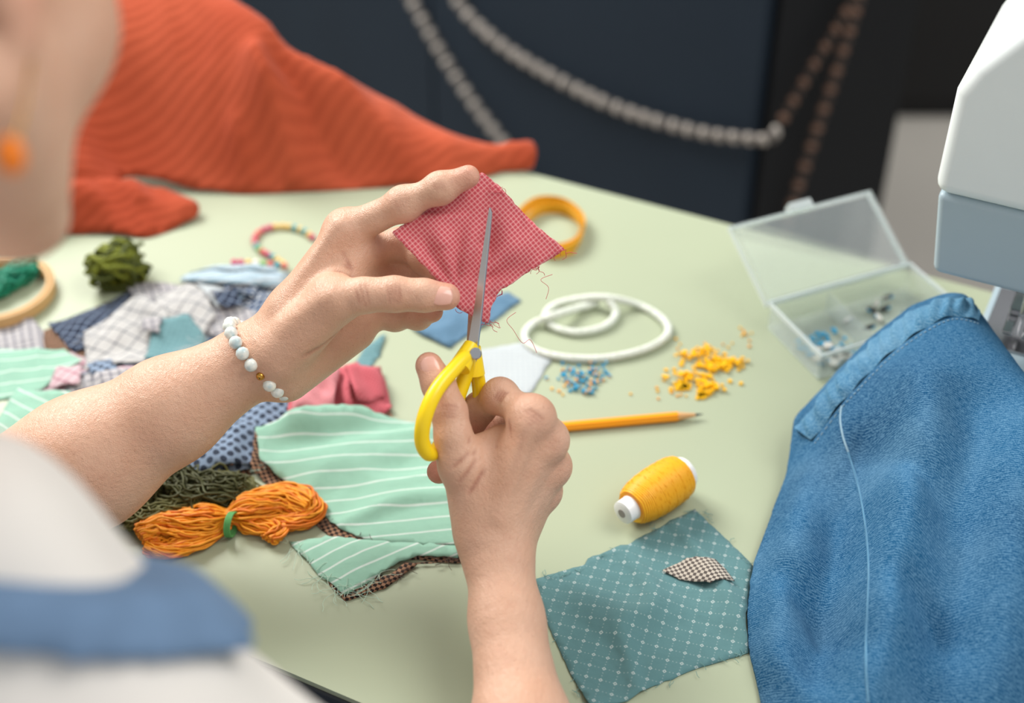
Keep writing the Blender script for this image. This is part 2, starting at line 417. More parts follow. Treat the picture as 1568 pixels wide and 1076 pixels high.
og=cloth('orange_ribbed_garment',[(-140,40,.13),(100,-50,.14),(330,-14,.13),(408,38,.12),(440,80,.10),(500,108,.08),(560,136,.06),(640,182,.035),(700,213,.022),(760,224,.02),(816,214,.02),(824,235,.016),(818,264,.002),(770,262,.002),(700,284,0),(600,287,0),(500,293,0),(380,298,0),(300,291,.003),(240,272,.012),(195,268,.018),(160,300,.02),(100,320,.02),(-140,300,.05)],
   m_or,bulge=.016,bw=.025,amp=.010,ns=8,res=.0065,thick=.0025,jit=0,extra=ridge,stack=False,aniso=(1,2.4,-.6),sm=1,ridge=.5)
sl=cloth('sleeve',[(60,290,.03),(140,275,.03),(200,280,.015),(262,298,.006),(306,315,.008),(309,335,.0),(272,350,0),(225,366,0),(160,360,0),(105,360,0),(40,350,0)],m_or,bulge=.014,bw=.02,amp=.014,ns=16,res=.006,thick=.002,jit=0,stack=False,aniso=(1,3,-.3),sm=1,ridge=.8)
sl.parent=og
M_mint=fabric('mint_stripe',(158,204,180),(224,236,226),'stripe',.0125,.11,82)
M_mint2=fabric('mint_stripe_b',(158,204,180),(224,236,226),'stripe',.011,.13,58)
M_mint3=fabric('mint_stripe_c',(158,204,180),(224,236,226),'stripe',.0115,.13,-55)
M_brown=fabric('brown_check',(42,31,28),(178,135,105),'checker',.0048,rot=20)
M_grid=fabric('white_windowpane',(206,204,200),(64,72,92),'grid',.012,.12,25)
M_grid2=fabric('grey_plaid',(198,194,194),(84,86,104),'grid',.0065,.26,-20)
M_navy=fabric('navy_check',(30,40,62),(150,168,194),'grid',.0068,.18,15)
M_dots=fabric('blue_grey_dots',(146,166,190),(30,38,58),'dots',.0066,.35,35)
M_dots2=fabric('slate_dots',(74,94,124),(220,226,230),'dots',.0058,.26,10)
M_teal=fabric('teal_plain',(124,166,170),(92,136,142),'grid',.004,.3,10)
M_ltbl=fabric('pale_blue',(170,198,212),(226,234,238),'stripe',.006,.3,70)
M_pink=fabric('salmon_pink',(206,88,100),(225,125,132),'gingham',.002,rot=20)
M_pink2=fabric('pale_pink',(226,136,142),(235,165,168),'gingham',.002,rot=50)
M_pkp=fabric('pink_plaid',(218,192,196),(170,80,108),'grid',.009,.17,40)
M_bluec=fabric('blue_check',(158,180,200),(50,72,108),'grid',.008,.2,60)
M_white=fabric('pale_grey_cotton',(208,214,214),(186,196,202),'grid',.004,.2,0)
M_hound=fabric('houndstooth',(205,195,180),(70,60,58),'checker',.0042,rot=25)
M_lat=fabric('teal_lattice',(100,142,144),(210,221,217),'lattice',.0088,rot=17,lat=.28,crumple=6)
M_dnm0=fabric('denim_scrap_mat',(90,130,160),(115,150,175),'stripe',.0012,.5,30)
S=cloth; n='fabric_scrap'
def P_(cx,cy,w,h,rot,mat,seed,k=4,amp=.007):
    pts=[]
    random.seed(seed*13+1)
    for i in range(k):
        a=math.radians(rot)+math.pi/4+i*2*math.pi/k
        pts.append((cx+w*math.cos(a)*random.uniform(.85,1.15),cy+h*math.sin(a)*random.uniform(.85,1.15)))
        b=a+math.pi/k; r=math.cos(math.pi/k)
        pts.append((cx+w*r*math.cos(b)*random.uniform(.88,1.05),cy+h*r*math.sin(b)*random.uniform(.88,1.05)))
    S(n,pts,mat,amp=amp,seed=seed,ns=30)
S(n,[(-60,500),(50,488),(92,540),(60,575),(-60,580)],M_grid2,amp=.005)
S(n,[(68,512),(120,482),(200,450),(255,448),(325,470),(300,505),(200,535),(112,552),(70,540)],M_brown,amp=.003,seed=2)
S(n,[(74,500),(118,486),(198,452),(262,452),(300,480),(205,520),(112,543)],M_navy,amp=.006,seed=3)
P_(370,460,80,40,20,M_dots2,104); P_(300,545,70,40,-10,M_dots,105); P_(180,585,75,36,10,M_bluec,106)
S(n,[(268,445),(330,430),(440,425),(440,470),(400,520),(310,520)],M_dots2,amp=.006,seed=4)
P_(345,500,60,34,35,M_grid2,107); P_(335,462,50,22,-25,M_bluec,108)
S(n,[(188,432),(250,434),(318,452),(330,500),(262,514),(212,480)],M_grid2,amp=.006,seed=5)
S(n,[(240,470),(300,446),(334,500),(300,540),(250,545)],M_grid,amp=.007,seed=6)
S(n,[(298,452),(328,438),(366,472),(337,492)],M_white,amp=.005,seed=7)
P_(375,455,34,18,20,M_dots2,112); P_(350,478,26,14,-20,M_navy,115)
S(n,[(60,600),(110,545),(200,575),(260,600),(180,640),(80,630)],M_pkp,amp=.005,seed=8)
P_(250,605,75,32,0,M_bluec,109)
S(n,[(120,580),(200,560),(330,560),(330,620),(220,640)],M_dots,amp=.005,seed=9)
P_(140,605,55,26,20,M_grid2,110); P_(205,600,46,24,-20,M_pkp,111)
S(n,[(130,518),(218,470),(264,500),(226,570),(134,584)],M_grid,amp=.007,seed=10)
S(n,[(224,562),(240,512),(292,505),(320,530),(300,560)],M_teal,amp=.006,seed=11)
P_(235,520,20,14,10,M_grid2,116)
S(n,[(-60,540),(100,543),(130,562),(60,602),(-60,625)],M_mint,amp=.005,seed=12)
P_(105,590,34,20,10,M_pkp,113); P_(160,585,30,16,-15,M_dots,117)
S(n,[(-40,690),(0,640),(28,600),(110,618),(160,640),(60,700)],M_mint3,amp=.005,seed=13)
S(n,[(150,600),(200,590),(260,640),(200,680),(130,650)],M_grid2,amp=.005,seed=14)
S(n,[(276,430),(350,420),(442,418),(438,446),(360,452),(283,450)],M_ltbl,bulge=.003,bw=.003,amp=.004,seed=15)
S(n,[(278,438),(350,430),(440,428),(436,452),(360,458),(290,456)],M_ltbl,bulge=.003,bw=.003,amp=.004,seed=25)
S(n,[(290,428),(345,420),(430,420),(425,436),(350,442)],M_ltbl,bulge=.003,bw=.003,amp=.004,seed=28)
S(n,[(250,700),(330,650),(400,590),(462,620),(450,660),(380,730),(290,745)],M_brown,amp=.004,seed=16)
S(n,[(266,724),(330,660),(410,600),(462,600),(457,640),(390,690),(400,718),(300,744)],M_dots,bulge=.005,amp=.007,seed=17)
P_(325,715,40,18,-15,M_brown,114,amp=.004)
S(n,[(272,722),(335,672),(395,660),(398,716),(300,742)],M_dots,bulge=.003,amp=.007,seed=27)
S(n,[(535,568),(560,535),(592,513),(582,545),(560,570)],M_teal,amp=.006,seed=18)
S(n,[(445,615),(500,590),(590,600),(602,642),(520,660),(438,666)],M_brown,amp=.003,seed=22)
S('pink_cloth_folded',[(443,642),(455,602),(500,575),(532,561),(584,570),(600,630),(568,648),(500,655),(441,662)],M_pink,bulge=.008,bw=.008,amp=.018,ns=30,seed=19,res=.0035)
S('pink_cloth_folded',[(462,612),(505,578),(524,600),(512,650),(448,660)],M_pink2,bulge=.004,bw=.006,amp=.010,ns=34,seed=20,res=.0035)
S('pink_cloth_folded',[(530,590),(584,582),(592,618),(548,640)],M_pink,bulge=.004,bw=.006,amp=.010,ns=34,seed=26,res=.0035)
S('denim_scrap',[(616,492),(660,480),(740,462),(778,448),(797,462),(760,490),(715,515),(688,534),(640,512)],M_dnm0,amp=.008,bulge=.003,thick=.0012,seed=21)
S('pale_cotton_square',[(730,538),(800,526),(844,553),(812,605),(735,600),(700,570)],M_white,amp=.004,seed=23,ns=14)
S('patchwork_backing',[(393,678),(500,652),(575,647),(640,650),(725,690),(735,860),(700,864),(600,854),(575,840),(515,830),(460,784),(385,724)],M_brown,amp=.001,bulge=.0,ns=10,seed=30)
S('mint_striped_cloth',[(395,674),(455,662),(500,652),(575,645),(640,650),(725,690),(740,790),(700,838),(640,836),(572,832),(520,812),(470,772),(436,742),(400,720)],M_mint,amp=.0095,ns=13,bulge=.0,seed=31,jit=.0005,aniso=(.6,1.9,.5))
S('patchwork_backing',[(500,890),(600,880),(620,864),(702,864),(640,866),(590,902),(527,922)],M_brown,amp=.001,bulge=.0,seed=32)
S('mint_striped_cloth',[(441,832),(500,828),(580,834),(640,838),(710,842),(700,858),(640,855),(605,868),(580,885),(527,914),(490,882)],M_mint2,amp=.006,ns=14,bulge=.0,seed=33,jit=.0005)
S('teal_patterned_cloth',[(1064,781),(1110,825),(1153,868),(1146,920),(1140,960),(1147,1001),(1075,1022),(1000,1052),(960,1075),(905,1090),(872,1030),(840,960),(820,888),(860,876),(895,866),(900,856),(960,835),(1010,808)],M_lat,amp=.010,ns=14,bulge=.0,seed=40,jit=.0003)
S('houndstooth_scrap',[(1013,877),(1032,868),(1050,861),(1095,864),(1110,880),(1122,897),(1085,902),(1040,890)],M_hound,amp=.003,bulge=.001,seed=41,res=.003)
random.seed(11)
def fray(name,px,n_,mat,l=.012,h=.004):
    L=[]
    P=cr([T(a,b,h) for a,b in px],10)
    for _ in range(n_):
        p=random.choice(P)+Vector((random.uniform(-.002,.002),random.uniform(-.002,.002),0)); a=random.uniform(0,6.28); q=[p]
        for k in range(5):
            a+=random.uniform(-.7,.7); q.append(q[-1]+Vector((math.cos(a),math.sin(a),random.uniform(-.25,.15)))*l/5*random.uniform(.5,1.3))
        for v in q: v.z=max(v.z,TZ+.0006)
        L.append(cr(q,3))
    return curves(name,L,.00016,mat,res=1)
m_fm=simple('thread_mint',(190,215,195),.8); m_fb=simple('thread_brown',(90,70,60),.8); m_ft=simple('thread_teal',(110,150,145),.8); m_fg=simple('thread_grey',(200,200,200),.8)
group('frayed_threads',[fray('mint_fray',[(443,832),(490,882),(527,912),(580,885)],50,m_fm,.018,.003),fray('brown_fray',[(470,775),(520,815),(572,832),(600,880),(640,858),(697,855)],60,m_fb,.010,.003),
  fray('mint_fray_b',[(400,720),(396,676),(455,662),(500,654)],30,m_fm,.008,.006),
  fray('teal_fray',[(1146,1000),(1000,1052),(905,1085),(840,960),(822,890),(895,866),(1063,782),(1150,868)],70,m_ft,.006,.002),
  fray('grey_fray',[(130,520),(215,472),(330,450),(440,425),(330,500),(225,568),(130,584)],150,m_fg,.011,.018)])
# ================================================================ THREADS
def skein(name,path,rad,ns,mat,r=.00075,pinch=None,sub=10,zflat=.6,wig=.0025,tws=(3,7),one=False):
    P=cr(path,sub); L=[]
    Tn=[(P[min(i+1,len(P)-1)]-P[max(i-1,0)]).normalized() for i in range(len(P))]
    for k in range(ns):
        a0=random.uniform(0,6.28); rr=math.sqrt(random.random()); tw=random.uniform(*tws)*(1 if one else random.choice((1,1,-1))); ph=random.uniform(0,50); q=[]
        for i,p in enumerate(P):
            t=i/(len(P)-1); e=math.sin(math.pi*min(1,max(0,.12+t*.76)))**.5
            R=rad*rr*e*(1-(.72*math.exp(-((t-pinch)/.05)**2) if pinch else 0))
            sidev=Vector((0,0,1)).cross(Tn[i]).normalized(); a=a0+tw*t
            o=sidev*math.cos(a)*R+Vector((0,0,1))*math.sin(a)*R*zflat
            o+=Vector((noise.noise(Vector((t*14,ph,0))),noise.noise(Vector((t*14,ph,9))),.5*noise.noise(Vector((t*14,ph,4)))))*wig*2
            v=p+o+Vector((0,0,rad*zflat)); v.z=max(v.z,TZ+r+.0003+hs(Hm,np.array([v.x]),np.array([v.y]))[0]*.9); q.append(v)
        L.append(q)
    return curves(name,L,r,mat,res=2)
m_of=simple('orange_floss',(244,152,28),.55,.25,200); m_of2=simple('orange_floss_deep',(218,116,14),.55,.25,200); m_ol=simple('olive_floss',(72,74,36),.6,.3,200); m_ol2=simple('olive_floss_b',(100,98,48),.6,.3,200); m_gr=simple('green_wool',(116,124,34),.7,.3,200); m_gr2=simple('green_wool_dark',(70,78,20),.7,.3,200); m_tie=simple('green_tie',(90,160,90),.6)
pA=[T(218,834),T(250,820),T(300,815),T(350,803),T(400,790),T(440,780),T(476,788)]
pB=[T(226,846),T(262,850),T(305,834),T(350,806),T(390,812),T(425,818),T(412,834)]
pC=[T(350,800),T(380,778),T(425,764),T(465,770),T(480,794),T(445,808),T(400,808)]
sk=[skein('strands_left',pA,.0145,80,m_of,.0008,pinch=.5,wig=.0014,tws=(2.5,4.5),one=True),skein('strands_deep',pA,.014,40,m_of2,.0008,pinch=.5,wig=.0016,tws=(2.5,4.5),one=True),
    skein('strands_low',pB,.009,46,m_of,.0008,pinch=.55,wig=.0014,tws=(3,5),one=True),skein('strands_low_deep',pB,.009,20,m_of2,.0008,pinch=.55,wig=.0016,tws=(3,5),one=True),
    skein('strands_top',pC,.009,46,m_of,.0008,wig=.0014,tws=(3,5),one=True),skein('strands_top_deep',pC,.009,20,m_of2,.0008,wig=.0014,tws=(3,5),one=True)]
tie=[]
c=T(350,803,.009) 
for k in range(4):
    tie.append([c+Vector((math.cos(t)*.0015+.0011*k,math.cos(t)*.008,math.sin(t)*.008)) for t in np.linspace(0,6.28,24)])
sk.append(curves('tie',tie,.0007,m_tie)); group('orange_embroidery_floss',sk)
group('olive_embroidery_floss',[skein('strands_a',[T(165,802),T(200,780),T(240,755),T(280,765),T(330,770),T(375,760)],.018,70,m_ol,.0008,wig=.004),
    skein('strands_b',[T(190,812),T(240,800),T(290,780),T(345,750),T(392,768)],.012,50,m_ol2,.0008,wig=.004)])
def loops(name,c,mat,nl,r,sd_):
    random.seed(sd_); L=[]
    for k in range(nl):
        o=Vector((random.gauss(0,.004),random.gauss(0,.004),random.gauss(0,.002))); rx=random.uniform(.010,.020); rz=random.uniform(.011,.020)
        yaw=random.gauss(.3,.45); tilt=random.gauss(.6,.4); ph=random.uniform(0,30); q=[]
        for t in np.linspace(0,6.28,34)[:-1]:
            v=Vector((rx*math.cos(t),0,rz*math.sin(t)))
            v=Matrix.Rotation(yaw,3,'Z')@Matrix.Rotation(tilt,3,'X')@v
            v+=Vector((noise.noise(Vector((math.cos(t),math.sin(t),ph))),noise.noise(Vector((math.cos(t),math.sin(t),ph+9))),noise.noise(Vector((math.cos(t),math.sin(t),ph+5)))))*.006
            w_=c+o+v; w_.z=max(w_.z,TZ+r+.0005); q.append(w_)
        L.append(q)
    return curves(name,L,r,mat,True,res=2)
cc=T(180,404,.020)
group('olive_yarn_bundle',[loops('strands_light',cc,m_gr,52,.0016,3),loops('strands_dark',cc,m_gr2,38,.0016,4)])
random.seed(21)
m_wood=simple('hoop_wood',(205,165,110),.5,.15,40)
hc=T(-8,442,.008); 
def ring(c,R,hh,w,seg=80):
    v=[];f=[]
    for i in range(seg):
        t=6.2832*i/seg
        for (r,z) in ((R,0),(R+w,0),(R+w,hh),(R,hh)): v.append((c.x+r*math.cos(t),c.y+r*math.sin(t),TZ+.0005+z))
    for i in range(seg):
        k=(i+1)%seg
        for j in range(4): f.append((i*4+j,k*4+j,k*4+(j+1)%4,i*4+(j+1)%4))
    return v,f
v,f=ring(hc,.0445,.010,.003); o1=mesh('outer_ring',v,f,m_wood,False); bev(o1,.001)
v,f=ring(hc,.0405,.010,.0032); o2=mesh('inner_ring',v,f,m_wood,False); bev(o2,.001)
scr=lathe('clamp_screw',[(-.008,.002),(-.006,.003),(.006,.003),(.008,.002)],frame(hc+Vector((-.05,0,-.002)),(0,1,0)),simple('brass',(190,160,90),.3,metal=.9))
group('embroidery_hoop',[o1,o2,scr])
group('green_embroidery_floss',[skein('strands',[T(-40,468),T(0,450),T(34,428),T(44,404)],.014,70,simple('emerald_floss',(20,130,100),.5,.25,200),.0009)])
cols=[(225,120,110),(90,170,180),(235,200,120),(240,235,225),(150,190,120),(210,90,120)]
bm_=[simple('bead_%d'%i,c_,.3) for i,c_ in enumerate(cols)]
L=cr([T(a,b,.003) for a,b in [(484,368),(462,352),(430,346),(402,352),(390,366),(398,382),(425,398),(436,412),(400,414),(352,418)]],20); it=[];last=L[0]; Hb=hbase()
for p in L:
    if (p-last).length>.0052: it.append((p+Vector((0,0,hs(Hb,np.array([p.x]),np.array([p.y]))[0])),(.003,.003,.003),0,random.randrange(6))); last=p
multi('beaded_necklace',it,bm_)
def strip(name,path,hgt,th,mat,cyc=True,lean=0):
    P=cr(path,10,cyc); n_=len(P); v=[];f=[];uv=[];acc=0
    ctr=sum(P,Vector())/n_
    for i,p in enumerate(P):
        o=(p-ctr); o.z=0; o.normalize()
        v+= [p,p+Vector((0,0,hgt))+o*lean]; uv+=[(acc,0),(acc,hgt)]; acc+=.003
    for i in range(n_ if cyc else n_-1):
        k=(i+1)%n_; f.append((2*i,2*k,2*k+1,2*i+1))
    o=mesh(name,v,f,mat,True,uv); solid(o,th); m=o.modifiers.new('es','EDGE_SPLIT'); m.split_angle=math.radians(40); return o
m_rib=fabric('ribbon_yellow',(250,186,44),(236,160,24),'grid',.0016,.25)
rp=[(795,335),(822,313),(862,315),(890,340),(884,372),(852,388),(815,382),(796,358)]
r1=strip('loop_outer',[T(a,b+6,.0008) for a,b in rp],.011,.0008,m_rib,lean=.002)
r2=strip('loop_inner',[T(850+(a-848)*.88+3,352+(b-352)*.80+7,.0008) for a,b in rp],.0095,.0008,m_rib,lean=-.001)
r3=strip('loop_tail',[T(a,b,.0008) for a,b in [(800,372),(822,388),(850,396),(880,388)]],.010,.0008,m_rib,cyc=False)
group('yellow_ribbon_loop',[r1,r2,r3])
N=NT('cord_white',.7,.2); N.co(uv=False); vn=N.n('ShaderNodeTexVoronoi'); vn.inputs['Scale'].default_value=420; N.l(N.obj,vn.inputs['Vector'])
N.col(N.mix(vn.outputs[0],lin((240,242,232)),lin((205,212,196)))); N.bump(vn.outputs[0],.7,.0012); m_cord=N.m
ro=.0032
cp=[(932,462,.006),(943,480,.001),(925,500,0),(885,509,0),(850,502,0),(834,486,0),(848,468,0),(885,458,.004),(930,456,.008),(980,468,0),(1016,490,0),(1022,512,0),(990,534,0),(930,548,0),(870,548,0),(822,537,0),(803,516,0),(815,497,0),(850,482,.007),(885,472,.002),(915,464,.001)]
tubemesh('white_cord',cr([T(a,b,ro+h) for a,b,h in cp],8),ro,m_cord)
def scatter(name,cl,mats,n_,s=(.0018,.0012)):
    it=[]
    for _ in range(n_):
        c_=random.choice(cl); p=T(c_[0]+random.gauss(0,c_[2]),c_[1]+random.gauss(0,c_[3]),s[1])
        it.append((p+Vector((0,0,random.uniform(0,c_[4] if len(c_)>4 else 0))),(s[0]*random.uniform(.6,1.2),s[0]*random.uniform(.6,1.2),s[1]*1.5),random.uniform(0,3),random.randrange(len(mats))))
    return multi(name,it,mats,'cyl')
m_blu=simple('sequin_blue',(40,150,190),.3); m_yel=simple('sequin_yellow',(252,192,20),.4,.04); m_or2=simple('sequin_amber',(235,165,70),.4)
scatter('blue_seed_beads',[(910,570,9,5,.003),(890,588,12,5,.002),(900,600,6,3,.002),(872,572,10,5),(885,580,22,10)],[m_blu,m_blu,m_blu,m_blu,m_or2],95,(.0015,.001))
scatter('yellow_seed_beads',[(1070,545,15,6,.006),(1112,556,13,4,.003),(1055,578,12,4,.004),(1086,592,8,5,.003),(1090,560,10,6,.003),(1045,590,6,3),(1075,605,4,3),(1075,570,28,14)],[m_yel],350,(.0017,.001))
scatter('amber_seed_beads',[(1080,530,45,8),(1015,600,25,7),(865,592,12,8),(1140,510,8,4)],[m_or2,m_yel],45,(.0012,.0009))
pt=T(1077,634,.0037); p0=T(705,668,.0037); ax=(pt-p0).normalized(); Lp=.185; p0=pt-ax*Lp
m_pen=simple('pencil_paint',(250,158,22),.3,.05); Mp=frame(p0,ax)
def hexl(name,prof,mat,seg=6): 
    o=lathe(name,prof,Mp,mat,seg); 
    if seg==6: o.data.polygons.foreach_set('use_smooth',[False]*len(o.data.polygons))
    return o
group('pencil',[hexl('barrel',[(.016,.0037),(Lp-.020,.0037),(Lp-.0185,.0034)],m_pen),hexl('wood_cone',[(Lp-.0195,.0033),(Lp-.006,.0012)],simple('cedar',(215,165,110),.7),24),
   hexl('graphite',[(Lp-.0062,.0012),(Lp,.0002)],simple('graphite',(60,60,62),.4),24),hexl('ferrule',[(.008,.0037),(.016,.0038)],simple('ferrule',(190,180,150),.3,metal=.9),24),hexl('eraser',[(0,.003),(.001,.0035),(.008,.0035)],simple('eraser',(215,120,120),.8),24)])
a=T(957,783,.0165); b=T(1050,722,.0165); sx=(b-a).normalized(); mid=(a+b)/2; Ls=(b-a).length; Msp=frame(mid,sx)
N=NT('thread_yellow',.45,.35); N.co(uv=False)
spx=N.n('ShaderNodeVectorMath'); spx.operation='DOT_PRODUCT'; spx.inputs[1].default_value=tuple(sx); N.l(N.obj,spx.inputs[0])
ww=N.ma('SINE',N.ma('MULTIPLY',N.ma('ADD',spx.outputs['Value'],N.ma('MULTIPLY',N.noise(40,2,N.obj),.004)),6.283/.0013))
N.col(N.mix(N.ramp(ww,-1,1),lin((232,144,10)),lin((255,192,40)))); N.bump(ww,.25,.0003); m_thr=N.m
m_pla=simple('plastic_white',(238,238,235),.35,.03)
h=Ls/2
Lw=[]
def prof_r(t):
    pr=[(-h+.006,.0115),(-h+.009,.0135),(-h+.016,.0155),(-h+.024,.0164),(0,.0167),(h-.020,.0166),(h-.012,.0162),(h-.006,.0148),(h-.004,.012)]
    return float(np.interp(t,[p[0] for p in pr],[p[1] for p in pr]))
for s_ in range(5):
    q=[]; a0=random.uniform(0,6.28); tr=random.uniform(5,9)*random.choice((-1,1))
    for i in range(110):
        t=-h+.007+(2*h-.012)*i/109; an=a0+tr*6.283*i/109; r_=prof_r(t)+.0001; q.append(Msp@Vector((t,r_*math.cos(an),r_*math.sin(an))))
    Lw.append(q)
group('thread_spool',[lathe('thread_body',[(-h+.006,.0115),(-h+.009,.0135),(-h+.016,.0155),(-h+.024,.0164),(0,.0167),(h-.020,.0166),(h-.012,.0162),(h-.006,.0148),(h-.004,.012)],Msp,m_thr,64),
  curves('wound_thread',Lw,.0002,m_thr,res=1),
  lathe('core',[(-h-.003,.0062),(-h-.002,.0082),(-h+.0055,.0084),(-h+.0075,.0095),(h-.006,.0098),(h-.005,.0115),(h-.001,.0115),(h,.011),(h+.001,.006)],Msp,m_pla,40),
  lathe('hole_disc',[(-h-.0034,.0030),(-h-.0028,.0031)],Msp,simple('spool_hole_shade',(150,145,140),.8),24)])  # solid disc; the dark of the hollow is put into its grey
# ================================================================ PLASTIC BOX
N=NT('clear_plastic',.25,.5); N.b.inputs['Transmission Weight'].default_value=.7; N.b.inputs['IOR'].default_value=1.12; N.col(lin((232,240,240))); N.b.inputs['Alpha'].default_value=.42; m_clr=N.m
N=NT('clear_plastic_edge',.3,.5); N.b.inputs['Transmission Weight'].default_value=.3; N.b.inputs['IOR'].default_value=1.12; N.col(lin((232,240,240))); N.b.inputs['Alpha'].default_value=.62; m_cle=N.m
A_=T(1180,462,.026); B_=T(1395,402,.026); bx=Vector((B_.x-A_.x,B_.y-A_.y,0)); LB=bx.length*.99; bx.normalize(); by=Vector((bx.y,-bx.x,0))
Mb=Matrix((bx,by,Vector((0,0,1)))).transposed().to_4x4(); Mb.translation=Vector((A_.x,A_.y,TZ)); WB=.072; t_=.0015
def tray(M,L,W,H,nm):
    return [box(nm+'_bottom',(0,0,0.0005),(L,W,t_),m_clr,M),box(nm+'_side_a',(0,0,t_),(L,t_,H),m_clr,M,.0005),box(nm+'_side_b',(0,W-t_,t_),(L,W,H),m_clr,M,.0005),
            box(nm+'_end_a',(0,t_,t_),(t_,W-t_,H),m_clr,M,.0005),box(nm+'_end_b',(L-t_,t_,t_),(L,W-t_,H),m_clr,M,.0005),
            box(nm+'_rim',(-.0015,W,H-.003),(L+.0015,W+.0018,H),m_cle,M),box(nm+'_rim2',(-.0018,-.0015,H-.003),(0,W+.0015,H),m_cle,M),box(nm+'_rim3',(-.0015,-.0018,H-.003),(L+.0015,0,H),m_cle,M),box(nm+'_rim4',(L,-.0015,H-.003),(L+.0018,W+.0015,H),m_cle,M)]
parts=tray(Mb,LB,WB,.026,'tray')
parts.append(box('divider',(LB*.4,t_,t_),(LB*.4+.001,WB-t_,.021),m_clr,Mb))
Ml=Mb@Matrix.Translation((0,-.001,.027))@Matrix.Rotation(math.radians(151),4,'X')
ld=tray(Ml,LB,WB-.002,.009,'lid'); 
ld.append(box('latch',(LB*.42,WB-.002,.001),(LB*.58,WB+.005,.011),m_cle,Ml,.001))
group('plastic_organizer_box',parts+ld)
def inbox(u,v,z): return Mb@Vector((u*LB,v*WB,z))
m_btn=simple('button_grey',(205,203,194),.3); m_dk=simple('button_dark',(50,48,45),.4)
it=[]
for _ in range(60): it.append((inbox(random.uniform(.05,.35),random.uniform(.35,.85),.003+random.uniform(0,.002)),(.0017,.0017,.0013),random.random()*3,0))
for _ in range(12): it.append((inbox(random.uniform(.06,.3),random.uniform(.6,.92),.005),(.0045,.0045,.002),random.random(),1))
for _ in range(9): it.append((inbox(random.uniform(.45,.95),random.uniform(.1,.6),.004+random.uniform(0,.004)),(.006,.0022,.002),random.random()*3,random.choice((1,2))))
multi('assorted_buttons',it,[m_blu,m_btn,m_dk],'cyl')
# ================================================================ SEWING MACHINE
m_mw=simple('machine_white',(236,242,240),.35,.02); m_mg=simple('machine_bluegrey',(176,194,202),.4,.02); m_st=simple('steel',(190,190,192),.22,.05,metal=1)
Mm=Matrix((ta,tb,Vector((0,0,1)))).transposed().to_4x4(); Mm.translation=Vector((.283,.78,TZ))
mach=[prism('upper_shell',[(-.013,.196),(-.0125,.268),(-.004,.287),(.0185,.316),(.05,.332),(.36,.332),(.388,.31),(.388,.196)],-.002,.15,m_mw,Mm,.009,4),
 prism('lower_body',[(-.003,.135),(-.0105,.1955),(.385,.1955),(.385,.0008),(.03,.0008),(.03,.065),(.27,.065),(.27,.175),(.115,.175),(.11,.135)],0.002,.146,m_mg,Mm,.005,3),  # lower cover: shadow below the seam is put into its blue-grey
 box('needle_plate',(.035,.035,.0652),(.1,.11,.067),m_st,Mm,.0005),
 lathe('needle_bar',[(.09,.0028),(.137,.0028)],Mm@Matrix.Translation((.058,.05,0))@Matrix.Rotation(-math.pi/2,4,'Y'),m_st,16),
 lathe('needle_clamp',[(.108,.003),(.109,.0055),(.117,.0055),(.118,.003)],Mm@Matrix.Translation((.058,.05,0))@Matrix.Rotation(-math.pi/2,4,'Y'),m_st,16),
 lathe('needle',[(.07,.0002),(.075,.0006),(.1,.0007)],Mm@Matrix.Translation((.058,.05,0))@Matrix.Rotation(-math.pi/2,4,'Y'),m_st,10),
 lathe('presser_bar',[(.078,.0028),(.137,.0032)],Mm@Matrix.Translation((.058,.065,0))@Matrix.Rotation(-math.pi/2,4,'Y'),m_st,16),
 box('presser_foot_l',(.048,.03,.082),(.055,.075,.0845),m_st,Mm,.001),box('presser_foot_r',(.061,.03,.082),(.068,.075,.0845),m_st,Mm,.001),box('presser_foot_bridge',(.048,.052,.0845),(.068,.075,.09),m_st,Mm,.001),
 lathe('clamp_knob',[(.0,.0035),(.012,.0035),(.013,.0028)],frame(Mm@Vector((.058,.045,.113)),-ta),m_st,16),
 lathe('handwheel',[(0,.03),(.004,.034),(.018,.034),(.022,.03)],frame(Mm@Vector((.388,.075,.25)),ta),m_mg,48),
 lathe('stitch_dial',[(0,.024),(.008,.024),(.011,.021)],frame(Mm@Vector((.33,-.002,.26)),-tb),m_mg,40),
 lathe('tension_dial',[(0,.012),(.006,.012),(.008,.010)],frame(Mm@Vector((.16,-.002,.25)),-tb),m_mg,30),
 lathe('spool_pin',[(0,.003),(.045,.003)],Mm@Matrix.Translation((.25,.09,.332))@Matrix.Rotation(-math.pi/2,4,'Y'),m_mg,12)]
group('sewing_machine',mach)
# ================================================================ DENIM GARMENT
def denim_mat(name,dark,light,fleck,fk=.5):
    N=NT(name,.92,.08); x,y=N.co(0)
    n1=N.noise(7,4,N.vec)
    def aniso(rot,sx_,sy_,det=1):
        m0=N.n('ShaderNodeMapping'); m0.inputs['Rotation'].default_value=(0,0,math.radians(rot)); N.l(N.vec,m0.inputs[0])
        m1=N.n('ShaderNodeMapping'); m1.inputs['Scale'].default_value=(sx_,sy_,1); N.l(m0.outputs[0],m1.inputs[0]); return N.noise(1,det,m1.outputs[0])
    n2=aniso(28,260,1700); n3=aniso(62,800,1600)
    tw=N.ma('SINE',N.ma('MULTIPLY',N.ma('ADD',N.ma('MULTIPLY',x,.53),y),6.283/.0017))
    sp=N.ramp(N.ma('ADD',N.ma('ADD',n2,n3),N.ma('MULTIPLY',tw,.09)),.84,1.26)
    wash=N.noise(16,4,N.vec)
    base=N.mix(N.ramp(n1,.32,.68),lin(dark),lin(light))
    base=N.mix(N.ma('MULTIPLY',N.ramp(wash,.48,.78),.38),base,lin(fleck))
    N.col(N.mix(N.ma('MULTIPLY',sp,fk),base,lin(fleck))); N.bump(N.ma('ADD',N.ma('MULTIPLY',tw,.12),N.ma('MULTIPLY',N.noise(34,2,N.vec),3)),.22,.0006)
    return N.m
